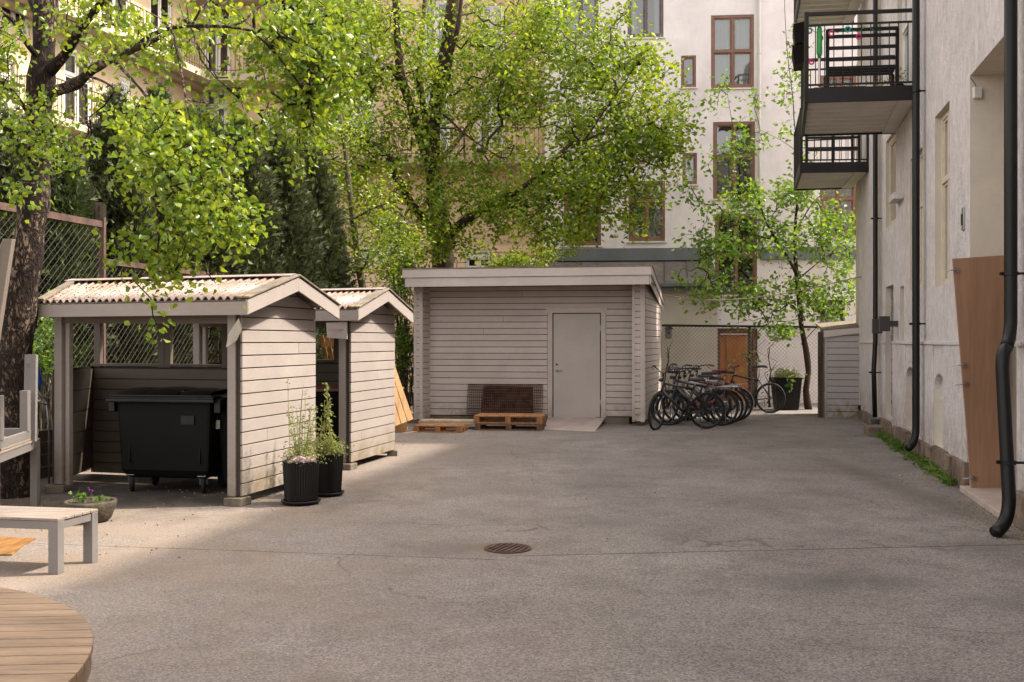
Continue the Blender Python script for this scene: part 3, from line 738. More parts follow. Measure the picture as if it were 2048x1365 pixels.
build('plinth', pl, MT['stone'], rb, bevel=.018); pl = MB()
for Y in (2, 3.1, 4.2, 5.3, 6.4, 7.5, 8.5): pl.obox(wp(ws(Y=Y), 0, 0), wu*1.0, UP*(.33+.03*math.sin(Y*3)), wn*(.05+.02*math.sin(Y)))
build('plinth', pl, MT['stone'], rb, bevel=.018)

cp = MB(); cp.obox(wp(S_END-.75, .2, 0), wu*.75, UP*8, wn*.03); cp.obox(wp(S_HI-.1, .2, 0), wu*.2, UP*8.2, wn*.05)
build('corner_pilaster', cp, MT['reveal'], rb)
dm = MB(); dm.obox(wp(sP0+.25, .08, -.745), wu*1.5, UP*2.4, wn*.06)
build('door', dm, MT['brownframe'], rb, bevel=.005)

ts = MB(); ts.obox(wp(sP0+.03, 0, -.7), wu*(sP1-sP0-.06), UP*.075, wn*.82)
tag(build('threshold_slab', ts, MT['slabstone'], origin=tuple(wp(sP0, 0)), bevel=.01), 'pinkish-grey stone threshold slab at the foot of the brown plywood board', 'threshold')
st = MB(); st.obox(wp(ws(1778), 0, .06), wu*.7, UP*.17, wn*.30)
tag(build('step_stone', st, MT['stone'], origin=tuple(wp(ws(1778), 0)), bevel=.02), 'small brown stone step under the grey brick niche of the plastered building', 'step')

# plywood board closing the side of the portal
pw = thing('plywood_board', 'tall tapering warm-brown plywood board hooked to the portal corner beside the elbowed downpipe', 'board', (5.3, 11.45, 0))
Yb = 11.40; q = [P(1905.5,518,Yb), P(2022,510,Yb), P(2016,984,Yb), P(1944,985.5,Yb)]
b_ = MB().prism(q, V(0,.02,0)); build('panel', b_, MT['ply'], pw)
for (hx, hy) in ((1911,541), (1926,731), (1930,769), (1946,957)):
    h_ = MB(); p0 = P(hx, hy, Yb-.012); h_.tube([p0+V(.03,-.01,0), p0+V(-.01,-.02,.005), p0+V(-.06,-.01,0), p0+V(-.10,.03,-.01)], .007, 6); h_.box(p0+V(.02,-.005,0), (.04,.012,.05))
    build('hook', h_, MT['steel'], pw, smooth=False)

# downpipes
def downpipe(label, pts, rad, clamps, extra=None):
    o = thing('downpipe', label, 'downpipe', (pts[-1][0], pts[-1][1], 0), group='black downpipes on the plastered building')
    build('pipe', MB().tube(pts, rad, 18), MT['pipe'], o, smooth=True)
    for z, p in clamps:
        c = MB()
        c.lathe([(rad+.002,-.018),(rad+.012,-.016),(rad+.012,.016),(rad+.002,.018)], (p[0],p[1],z), 20)
        c.bar((p[0],p[1],z), Vector((p[0],p[1],z))-wn*.16, .022, .022); c.box(Vector((p[0],p[1],z))+wn*(rad+.02), (.03,.03,.03))
        build('bracket', c, MT['pipe'], o)
    return o
def bend(p0, p1, p2, n=7):
    p0, p1, p2 = Vector(p0), Vector(p1), Vector(p2); return [p0*(1-t)**2+p1*2*t*(1-t)+p2*t*t for t in [i/n for i in range(n+1)]]
a1 = P(2021.5, -60, 9.35); a2 = P(2021.5, 655, 9.35); b1 = P(2004, 735, 9.12); b2 = P(2018, 1035, 8.98)
pts = [a1, V(a2.x,a2.y,3.2)] + bend(V(a2.x,a2.y,1.97), V(a2.x,a2.y,1.80), (a2+b1)/2+V(0,0,.0)) + bend((a2+b1)/2-V(0,0,.01), V(b1.x,b1.y,1.66), V(b1.x+.004,b1.y,1.48)) + bend(V(b2.x,b2.y,.34), V(b2.x,b2.y,.10), P(1990,1066,8.9))
pts[0].z = 8.4
downpipe('thick black downpipe with an elbow, in front of the plywood board', pts, .058, [(2.38, (a2.x,a2.y)), (.66, (b2.x-.01,b2.y))])
p = wp(ws(1851), 0, .13); x, y = p.x, p.y
downpipe('straight black downpipe between the two recessed windows, ending in a shoe above the plinth', [(x,y,8.4), (x,y,4), (x-.0,y,1.5)] + bend((x,y,.50),(x,y,.24), Vector((x,y,.20))+wn*.13-wu*.12), .052, [(5.38,(x,y)), (2.0,(x,y))])
p = wp(ws(1764), 0, .12); x, y = p.x, p.y
p2 = P(1750, 850, y-.15)
downpipe('thin black downpipe behind the two square wall lamps, dropping into a small bucket', [(x,y,9.2),(x,y,5),(x,y,1.75),(x-.05,y-.05,1.2),(p2.x,p2.y,.30)], .045, [(4.1,(x,y)), (1.15,(x-.06,y-.06))])
pz = (p2.x, p2.y)
p = P(1729, 600, 22.6); x, y = p.x, p.y
downpipe('black downpipe at the building corner beside the small grey shed', [(x,y,11.0),(x,y,6),(x,y,.7)] + bend((x,y,.45),(x,y,.28), (x-.14,y-.10,.25)), .055, [(3.2,(x,y)), (1.1,(x,y))])
bc = thing('bucket', 'small galvanised bucket under the thin downpipe at the wall', 'bucket', (pz[0], pz[1], 0))
build('body', MB().lathe([(.0,.01),(.085,.01),(.125,.27),(.135,.28),(.125,.275),(.08,.02)], (pz[0],pz[1],0), 24), MT['zinc'], bc, smooth=True)
build('handle', MB().tube([(pz[0]-.13,pz[1],.27),(pz[0]-.11,pz[1]-.05,.20),(pz[0],pz[1]-.12,.16),(pz[0]+.11,pz[1]-.05,.20),(pz[0]+.13,pz[1],.27)], .005, 5), MT['steel'], bc)

# wall lamps, call panel, sensor
def wall_lamp(px, py, label, sgn):
    Y = wy(px+ (10 if sgn > 0 else 12)); p = wp(ws(Y=Y), HC-(py-682.5)/F*Y, 0)
    o = thing('wall_lamp', label, 'lamp', tuple(p), group='square dark lamps on the plastered wall')
    build('mount', MB().bar(p, p+wn*.16, .07, .10), MT['lampblack'], o)
    build('shade', MB().box(p+wn*.22, (.17,.12,.26), math.atan2(wu.y,wu.x)-R(90)), MT['lampblack'], o, bevel=.006)
wall_lamp(1786, 648, 'dark square wall lamp nearer the straight downpipe, at shoulder height', 1)
wall_lamp(1768, 653, 'dark square wall lamp on its arm, the one overlapping the thin downpipe', -1)
p = wp(ws(1930), wz(1926, 462), .0)
cpn = thing('call_panel', 'slim grey call panel beside the portal at head height', 'intercom', tuple(p))
build('plate', MB().obox(p, wu*.10, UP*.27, wn*.02), MT['steel'], cpn, bevel=.004); build('button_strip', MB().obox(p+wu*.03+UP*.06+wn*.021, wu*.04, UP*.13, wn*.012), MT['lampblack'], cpn)
p = P(1952, 188, 11.60)
sn = thing('sensor_box', 'small white junction box with a thin wire high on the portal reveal', 'electrical box', tuple(p))
build('case', MB().obox(p+V(-.045,-.06,-.06), V(.09,0,0), V(0,.06,0), V(0,0,.13)), MT['white'], sn, bevel=.008)
build('wire', MB().tube([p+V(-.01,-.03,.07), p+V(-.02,0,.13), p+V(-.07,.0,.19)], .004, 5), MT['lampblack'], sn)

# ---- balconies
def balcony(label, on, inn, of, inf, z, near_rail=True, detail=2, top=1.16):
    """on/inn/of/inf: outer-near, inner-near, outer-far, inner-far floor corners (x,y)"""
    ON, IN, OF, IF = [V(*q, z) for q in (on, inn, of, inf)]; o = thing('balcony', label, 'balcony', ((on[0]+inf[0])/2, (on[1]+inf[1])/2, z), group='steel balconies on the plastered building')
    H = .22; dk = MB()
    n = 32; b = len(dk.v)                                   # corrugated underside, ribs running outwards
    for i in range(n+1):
        t = i/n; zz = [0, .0, .05, .05][i % 4]
        a_ = ON.lerp(OF, t); c_ = IN.lerp(IF, t); dk.v += [tuple(a_+UP*(.015+zz)), tuple(c_+UP*(.015+zz))]
    for i in range(n): dk.f.append((b+2*i, b+2*i+1, b+2*i+3, b+2*i+2))
    build('soffit', dk, MT['soffit'], o)
    build('deck', MB().prism([ON+UP*.075, IN+UP*.075, IF+UP*.075, OF+UP*.075], UP*.10), MT['soffit'], o)
    fr = MB()
    for a_, c_ in ((ON, IN), (ON, OF), (OF, IF)): fr.bar(a_+UP*H/2, c_+UP*H/2, .05, H)
    build('edge_beam', fr, MT['darksteel'], o, bevel=.004)
    eb = MB()
    d_ = (IF-IN).normalized(); eb.bar(IN.lerp(ON,.1)+UP*.05, IF.lerp(OF,.1)+UP*.05, .22, .09)
    build('bracket_beam', eb, MT['soffit'], o)
    rl = MB(); T = top
    segs = [(ON, IN), (ON, OF), (OF, IF)]
    for a_, c_ in segs:
        L_ = (c_-a_).length; m = max(2, int(L_/.13))
        rl.bar(a_+UP*(H+T-.03), c_+UP*(H+T-.03), .045, .05); rl.bar(a_+UP*(H+T-.20), c_+UP*(H+T-.20), .02, .03); rl.bar(a_+UP*(H+.05), c_+UP*(H+.05), .02, .03)
        for k in range(1, m):
            p = a_.lerp(c_, k/m); rl.bar(p+UP*(H+.05), p+UP*(H+T-.20), .012, .012, V(1,0,0))
    build('railing', rl, MT['darksteel'], o)
    for p in (ON, OF, IN, IF):
        pmb = MB().bar(p+UP*0, p+UP*(H+T), .055, .055, V(1,0,0)); build('post', pmb, MT['darksteel'], o)
    return o
balcony('black steel balcony with planter boxes hung outside and a bench behind its railing', (4.49,15.25), (6.10,15.05), (5.16,17.75), (6.76,17.5), 5.38)
balcony('smaller-looking black steel balcony over the young tree, without planter boxes', (6.16,21.3), (7.55,21.2), (6.74,23.8), (8.0,23.5), 5.33, top=1.16)
balcony('uppermost balcony, only its pale ribbed underside showing above the balcony with planter boxes', (6.16,21.3), (7.55,21.2), (6.74,23.8), (8.0,23.5), 9.2)
# things on the planter-box balcony
zf = 5.56
def planter_box(label, px0, py0, px1, py1, Y):
    a_ = P(px0, py0, Y); w_ = (px1-px0)/F*Y; h_ = (py1-py0)/F*Y
    o = thing('planter_box', label, 'planter box', tuple(a_+V(w_/2,.3,-h_)), group='ribbed planter boxes hung on the planter-box balcony')
    m = MB(); A_ = a_; tp = [A_+V(0,0,0), A_+V(w_,-.05,.03), A_+V(w_+.17,.62,.03), A_+V(.17,.66,0)]
    bt = [p+(tp[0]+tp[2]-p*2)*.18-UP*h_ for p in tp]
    b = len(m.v); m.v += [tuple(x) for x in tp+bt]; m.f += [(b,b+1,b+2,b+3),(b+4,b+7,b+6,b+5)]+[(b+i,b+4+i,b+4+(i+1)%4,b+(i+1)%4) for i in range(4)]
    for i in range(10):
        t = i/10; m.bar(tp[0].lerp(tp[1],t)-V(0,.006,0), bt[0].lerp(bt[1],t)-V(0,.006,0), .012, .012, V(1,0,0)); m.bar(tp[0].lerp(tp[3],t)-V(.006,0,0), bt[0].lerp(bt[3],t)-V(.006,0,0), .012, .012, V(0,1,0))
    build('box', m, MT['darksteel'], o)
    rs = np.random.RandomState(int(px0)); c_ = (tp[0]+tp[2])/2
    leaf_mesh('plants', np.array(c_)+rs.normal(size=(60,3))*[.08,.18,.02]+[0,0,.04], .06, .03, MT['herb'], o, rs, -.2)
planter_box('upper ribbed black planter box hooked outside the bench balcony', 1588, 48, 1611, 84, 15.45)
planter_box('lower ribbed black planter box hooked outside the bench balcony', 1586, 92, 1611, 126, 15.6)
def loc_on(u_, v_, z): return V(4.49,15.25,z).lerp(V(6.10,15.05,z), u_) + V(.66,2.5,0)*v_
bn = thing('balcony_bench', 'dark garden bench standing on the planter-box balcony with its slatted back to the railing', 'bench', tuple(loc_on(.5,.25,zf)))
m = MB()
for vv in (.16,.22,.28,.34): m.bar(loc_on(.2,vv,zf+.45), loc_on(.84,vv,zf+.45), .05, .03)
build('seat', m, MT['darksteel'], bn)
m = MB(); 
for k in range(3): m.bar(loc_on(.2,.12-.01*k,zf+.55+.17*k), loc_on(.84,.12-.01*k,zf+.55+.17*k), .03, .05)
m.bar(loc_on(.2,.09,zf+.98), loc_on(.84,.09,zf+.98), .04, .05)
build('backrest', m, MT['darksteel'], bn)
for uu in (.2,.84):
    for vv in (.12,.36): build('leg', MB().bar(loc_on(uu,vv,zf), loc_on(uu,vv - (.02 if vv < .2 else 0),zf+(1.0 if vv<.2 else .45)), .045, .045, V(1,0,0)), MT['darksteel'], bn)
tb = thing('balcony_table', 'low dark table crowded with pots behind the bench on the planter-box balcony', 'table', tuple(loc_on(.35,.6,zf)))
build('tabletop', MB().prism([loc_on(.1,.5,zf+.33), loc_on(.6,.5,zf+.33), loc_on(.6,.8,zf+.33), loc_on(.1,.8,zf+.33)], UP*.04), MT['darksteel'], tb)
for uu,vv in ((.12,.52),(.58,.52),(.12,.78),(.58,.78)): build('leg', MB().bar(loc_on(uu,vv,zf), loc_on(uu,vv,zf+.33), .03,.03,V(1,0,0)), MT['steel'], tb)
p = loc_on(.12, .02, zf)
pr = thing('folded_parasol', 'closed green parasol with grey pole tied to the corner of the balcony railing', 'parasol', tuple(p))
build('pole', MB().tube([p, p+UP*.78], .02, 8), MT['steel'], pr); build('canopy', MB().tube([p+UP*.5, p+UP*.6, p+UP*.95, p+UP*1.05], [.02,.045,.04,.01], 10), MT['greenp'], pr, smooth=True)
m1 = MB(); m2 = MB(); m3 = MB()
fl = thing('fairy_lights', 'string of pink and turquoise plastic rings hanging inside the bench balcony', 'garland', tuple(loc_on(.3,.05,zf+1.1)))
cbp = [loc_on(.03+.6*i/12, .04, zf+1.02-.12*abs(math.sin(i*.9))) for i in range(13)]
build('string', MB().tube(cbp, .005, 4), MT['greenp'], fl)
for i, (mm_, k) in enumerate((('pink',4),('teal',7),('teal',0),('pink',9),('greenp',2))):
    c_ = cbp[k]-UP*.07; build('ring', MB().torus(c_, .035, .013, (0,1,.2), 14, 6), MT[mm_], fl)
p = loc_on(.05,.08,zf+.5); build('ring', MB().torus(p, .035, .013, (0,1,0), 14, 6), MT['pink'], fl)
for (uu, vv, r_, h_, mt_, lb) in ((.75,.62,.12,.28,'slabstone','round pale pot on the balcony floor by the wall'),(.93,.55,.09,.4,'blackplastic','dark tall pot against the wall on the balcony')):
    c_ = loc_on(uu,vv,zf); o = thing('balcony_pot', lb, 'pot', tuple(c_)); build('pot', MB().lathe([(0,.0),(r_*.7,0),(r_,h_),(r_*.9,h_),(r_*.85,h_-.03),(0,h_-.03)], c_, 20), MT[mt_], o, smooth=True)
    rs = np.random.RandomState(4); leaf_mesh('plant', np.array(c_)+rs.normal(size=(80,3))*[.09,.09,.09]+[0,0,h_+.12], .06,.03, MT['herb'], o, rs, 0)
# clutter on the second balcony: a bench
def l2(u_, v_, z): return V(6.16,21.3,z).lerp(V(7.55,21.2,z), u_) + V(.55,2.4,0)*v_
bn2 = thing('balcony_bench', 'dark bench with crossed frame on the balcony over the young tree', 'bench', tuple(l2(.5,.3,5.52)))
m = MB(); [m.bar(l2(.1,v_,5.95), l2(.9,v_,5.95), .05,.03) for v_ in (.2,.26,.32)]; build('seat', m, MT['darksteel'], bn2)
m = MB(); [m.bar(l2(.1,.16,z), l2(.9,.16,z), .03,.05) for z in (6.15,6.3,6.42)]; build('backrest', m, MT['darksteel'], bn2)
for uu in (.1,.5,.9): build('leg', MB().bar(l2(uu,.17,5.52), l2(uu,.17,6.45), .05,.05,V(1,0,0)), MT['darksteel'], bn2)

# ================================================================== WHITE BUILDING ACROSS THE YARD
fu = V(.9965, -.083, 0).normalized(); fn = V(-.083, -.9965, 0).normalized()
FO = V(.95, 28.9, 0)
def fY(px): k = (px-1024)/F; return (FO.y + fu.y/fu.x*(-FO.x))/(1 - k*fu.y/fu.x)
def fs(px): Y = fY(px); return ((px-1024)/F*Y - FO.x)/fu.x
def fz(px, py): return HC-(py-682.5)/F*fY(px)
def fh(x0, y0, x1, y1, d=.14): return (fs(x0), fz(x0, y1), fs(x1), fz(x1, y0), d)
wb = thing('townhouse', 'tall pale pinkish-white rendered building with brown casement windows across the end of the yard', 'building', tuple(FO+fu*6))
wins = [
 (fh(1422,29,1508,177), 'brownframe', 2, (.5,.5), (MT['curtain'], [(0,.42),(.6,1)])),
 (fh(1426,243,1510,398), 'brownframe', 2, (.55,.45), None),
 (fh(1430,428,1514,590), 'brownframe', 2, (.49,.51), None),
 (fh(1257,362,1330,483), 'brownframe', 2, (.68,.32), (MT['curtaing'], [(0,1)])),
 (fh(1128,378,1202,492), 'brownframe', 2, (.68,.32), (MT['curtaing'], [(0,1)])),
 (fh(1362,111,1392,175), 'brownframe', 1, (1,), (MT['frost'], [(0,1)])),
 (fh(1365,306,1394,369), 'brownframe', 1, (1,), (MT['frost'], [(0,1)])),
 (fh(1256,255,1290,330), 'brownframe', 1, (1,), (MT['frost'], [(0,1)])),
 (fh(1126,-75,1197,80), 'greyframe', 2, (1,), (MT['curtain'], [(0,.3)])),
 (fh(1255,-75,1327,76), 'greyframe', 2, (1,), (MT['curtain'], [(0,.2),(.8,1)])),
 (fh(1640,360,1712,472), 'brownframe', 2, (.68,.32), None),
 (fh(1640,150,1712,270), 'brownframe', 2, (.68,.32), None),
 (fh(1422,-190,1508,-40), 'brownframe', 2, (.5,.5), None),
]
door_h = (fs(1432), .0, fs(1515), fz(1470,657), .22)
dk_h = (fs(1640), 1.0, fs(1690), fz(1660,600), .3)
m = MB(); LEN = 15.0
wall_holes(m, FO, fu, fn, LEN, 0, 15.5, [x[0] for x in wins]+[door_h, dk_h])
m.obox(FO+UP*15.5, fu*LEN, -fn*8, UP*.4); m.quad(FO, FO-fn*8, FO-fn*8+UP*15.5, FO+UP*15.5)
build('wall', m, MT['wallW'], wb)
for h, fm, cols, rows, cu in wins:
    window(wb, FO, fu, fn, h, MT[fm], .05, cols, rows, cu, fw=.08 if cols == 2 else .06, sill=.05)
window(wb, FO, fu, fn, dk_h, MT['greyframe'], .2, 1, (1,), None)
m = MB(); a, b, c, e = door_h[:4]
for s0_, s1_, z0_, z1_ in ((a+.002, a+.13, 0, e-.002), (c-.13, c-.002, 0, e-.002), (a+.13, c-.13, e-.16, e-.002)): m.obox(FO+fu*s0_+UP*z0_-fn*.2, fu*(s1_-s0_), UP*(z1_-z0_), fn*.17)
dfr = build('door_frame', m, MT['odframe'], wb, bevel=.005)
m = MB(); m.obox(FO+fu*(a+.13)-fn*.17+UP*.02, fu*(c-a-.26), UP*(e-.19), fn*.05)
for zz in (.25, 1.15): m.obox(FO+fu*(a+.30)-fn*.118+UP*zz, fu*(c-a-.60), UP*.75, fn*.015)
dd = build('door', m, MT['odoor'], wb, bevel=.004)
# flashing band, lean-to with standing-seam roof, gutter, corbel
m = MB(); zA = fz(1300,522); zB = fz(1300,497)
for a_, c_ in sub_intervals(.0, LEN, [(fs(1424), fs(1520))]): m.obox(FO+fu*a_+UP*zA+fn*.0, fu*(c_-a_), UP*(zB-zA), fn*.10)
build('flashing', m, MT['flash'], wb, bevel=.01)
lt = thing('lean_to', 'low lean-to with grey sheet-metal roof against the foot of the pale building', 'lean-to', tuple(FO+fu*2+fn*1))
s1_ = fs(1424); pj = 1.75; zE = HC+(682.5-568)/F*27.0; T0 = FO-fu*.9; 
m = MB(); tA = T0+UP*zA; tB = FO+fu*s1_+UP*zA; eA = T0+fn*pj+UP*zE; eB = FO+fu*s1_+fn*pj+UP*zE
m.prism([tA, tB, eB, eA], V(0,0,-.05))
k = 0
while k*.62 < s1_+.9:
    t = (k*.62)/(s1_+.9); t2 = max(0, min(1, t-.02)); m.bar(tA.lerp(tB, t)+UP*.015, eA.lerp(eB, t2)+UP*.015, .022, .035); k += 1
build('roof', m, MT['roofmetal'], lt)
m = MB(); m.bar(eA+fn*.05-UP*.04, eB+fn*.05-UP*.04, .12, .10); m.bar(eA-fn*.08-UP*.14, eB-fn*.08-UP*.14, .14, .10); build('gutter', m, MT['flash'], lt, bevel=.01)
m = MB(); m.obox(T0+fn*(pj-.45), fu*(s1_+.9), UP*(zE-.05), -fn*.2); build('wall', m, MT['wallC'], lt)
m = MB(); c_ = FO+fu*(s1_-.18)+fn*(pj-.44)+UP*(zE-.62)
m.prism([c_, c_+fn*.08+UP*.08, c_+fn*.10+UP*.3, c_+fn*.22+UP*.42, c_+fn*.26+UP*.52, c_+UP*.52], fu*.2); build('corbel', m, MT['slabstone'], lt, bevel=.01)
# white facade pipe, wall lamp, arch lamp
m = MB().tube([FO+fu*fs(1518)+fn*.09+UP*z for z in (4.3, 8, 12, 15)], .05, 12)
o = thing('facade_pipe', 'thin white rainwater pipe running down the pale facade beside the brown windows', 'downpipe', tuple(FO+fu*fs(1518)+fn*.09+UP*4.3)); build('pipe', m, MT['white'], o, smooth=True)
mb_ = MB(); [mb_.lathe([(.05,-.02),(.062,-.02),(.062,.02),(.05,.02)], FO+fu*fs(1518)+fn*.09+UP*z, 12) for z in (5.5, 7.7, 9.9, 12)]; build('bracket', mb_, MT['white'], o)
p = P(1337, 668, 26.9)
o = thing('bird_box', 'small grey hooded box hung behind the wire fence near the shed corner', 'nest box', tuple(p))
build('body', MB().box(p, (.16,.14,.26)), MT['zinc'], o, bevel=.02); build('hood', MB().prism([p+V(-.12,-.1,.12), p+V(.12,-.1,.12), p+V(0,-.1,.24)], V(0,.22,0)), MT['lampblack'], o)
build('hole', MB().lathe([(0,0),(.035,0)], (0,0,0), 14).xf(Matrix.Translation(p+V(0,-.073,.02)) @ Matrix.Rotation(R(90),4,'X')), MT['room'], o)

# ================================================================== YELLOW BUILDING ON THE LEFT
ye = thing('yellow_building', 'warm yellow courtyard building with white glazed doors and long railed balconies behind the trees', 'building', (-9,34,0))
YO = V(-10.6, 34, 0); yu = V(1,0,0); yn = V(0,-1,0)
def ys(px): return (px-1024)/F*34+10.6
def yz(py): return HC-(py-682.5)/F*34
def yh(x0,y0,x1,y1,d=.2): return (ys(x0), yz(y1), ys(x1), yz(y0), d)
yw = [(yh(408,6,462,150), (MT['curtain'],[(.1,.45)])), (yh(408,172,455,300), (MT['curtain'],[(0,1)])), (yh(532,226,582,300), (MT['curtain'],[(0,.4)])), (yh(532,6,582,130), None),
      (yh(700,6,752,120), None), (yh(700,190,752,290), None), (yh(845,180,900,300), (MT['curtain'],[(0,1)])), (yh(845,0,900,120), (MT['curtain'],[(0,.5)])), (yh(955,180,1010,300), (MT['curtain'],[(0,1)])), (yh(960,10,1010,110), None)]
low = [(yh(722,486,782,530), (MT['curtain'],[(0,.5)])), (yh(930,500,985,540), None)]
m = MB(); wall_holes(m, YO, yu, yn, 12.6, 5.0, 17, [x[0] for x in yw]); m.obox(YO+UP*17, yu*14, V(0,6,0), UP*.4)
WL = 13.0; WO2 = YO - D*WL
def wsx(px): k = (px-1024)/F; t = (YO.x - k*YO.y)/(D.x - k*D.y); return WL - t      # along the wing, from its near end
def wzz(px, py): t = WL-wsx(px); Y = YO.y-D.y*t; return HC-(py-682.5)/F*Y
def wh(x0,y0,x1,y1,ym0=None): return (wsx(x0), wzz((x0+x1)/2, y1), wsx(x1), wzz((x0+x1)/2, y0), .2)
wwin = [(wh(128,105,186,262), (MT['curtain'],[(0,1)])), (wh(128,306,186,372), None), (wh(240,155,262,190), None), (wh(-50,100,30,230), None), (wh(200,-60,262,62), (MT['curtain'],[(0,1)])), (wh(300,-60,345,70), None), (wh(0,-80,60,60), None), (wh(290,190,330,300), None)]
wall_holes(m, WO2, D, NR, WL, 0, 17, [x[0] for x in wwin])
build('wall', m, MT['wallY'], ye)
m = MB(); wall_holes(m, YO, yu, yn, 12.6, 0, 5.0, [x[0] for x in low]); build('rusticated_wall', m, MT['brick'], ye)
for h, cu in yw+low: window(ye, YO, yu, yn, h, MT['whiteframe'], .08, 2, (.7,.3), cu, fw=.09, sash=.05)
for h, cu in wwin: window(ye, WO2, D, NR, h, MT['whiteframe'], .08, 2, (.7,.3), cu, fw=.09, sash=.05)
def long_balcony(pts, z, H=.95):
    """a curved-cornered slab with an iron railing, part of the yellow building; pts = wall-side and outer polylines"""
    inner, outer = pts; m = MB(); m.prism([V(*p, z-.22) for p in inner]+[V(*p, z-.22) for p in outer[::-1]], UP*.22)
    m.prism([V(*p, z-.34) for p in inner]+[(V(*p, z-.34)*.4+V(*q_, z-.34)*.6) for p, q_ in list(zip(outer, inner))[::-1]], UP*.12)
    s = build('balcony_slab', m, MT['slabY'], ye)
    r_ = MB(); o_ = [V(*p, z) for p in outer]
    line = o_ if outer[0] == inner[0] else [V(*inner[0], z)]+o_+[V(*inner[-1], z)]
    for a_, c_ in zip(line[:-1], line[1:]):
        r_.bar(a_+UP*H, c_+UP*H, .035, .03); r_.bar(a_+UP*.1, c_+UP*.1, .02, .02); n = max(1, int((c_-a_).length/.14))
        for k in range(n+1): p = a_.lerp(c_, k/n); r_.bar(p+UP*.0, p+UP*H, .016 if k % 6 else .03, .016, V(1,0,0))
    build('balcony_railing', r_, MT['rust'], s)
def wpt(t, off=0): p = YO - D*t + NR*off; return (p.x, p.y)
zb2 = HC+(682.5-150)/F*33; zb1 = zb2-2.95; zb0 = zb1-2.95
for z in (zb2, zb2+2.95):
    long_balcony(([wpt(9.5), wpt(0), (-5.0, 34)], [wpt(9.5,.95), (wpt(1.0,.95)), (-5.0, 33.0)]), z)
long_balcony(([wpt(8.6), wpt(5.4)], [wpt(8.6,.95), wpt(5.4,.95)]), zb1)
long_balcony(([wpt(12.5), wpt(9.6)], [wpt(12.5,.95), wpt(9.6,.95)]), zb1)
long_balcony(([(-6.6,34), (-1.6,34)], [(-6.6,33.0), (-1.6,33.0)]), HC+(682.5-318)/F*33.4)
long_balcony(([(-1.0,34), (1.6,34)], [(-1.0,33.0), (1.6,33.0)]), HC+(682.5-318)/F*33.4)
m = MB(); 
for k in range(9):
    a0 = math.pi*k/9; a1_ = math.pi*(k+1)/9; c_ = V(-6.1, 33.9, yz(372)); m.prism([c_+V(math.cos(a0)*.95,0,math.sin(a0)*.8), c_+V(math.cos(a1_)*.95,0,math.sin(a1_)*.8), c_+V(math.cos(a1_)*.55,0,math.sin(a1_)*.45), c_+V(math.cos(a0)*.55,0,math.sin(a0)*.45)], V(0,.2,0))
build('brick_arch', m, MT['brownwood'], ye)
o = thing('folding_table', 'small slatted wooden folding table on the upper balcony of the yellow building', 'table', (-8.3,33.4,zb2))
build('tabletop', MB().box((-8.35,33.35,zb2+.62), (.85,.4,.03)), MT['yellowwood'], o); m = MB(); m.bar((-8.7,33.3,zb2),(-8.1,33.3,zb2+.6),.03,.03); m.bar((-8.1,33.35,zb2),(-8.7,33.35,zb2+.6),.03,.03); build('leg', m, MT['yellowwood'], o)

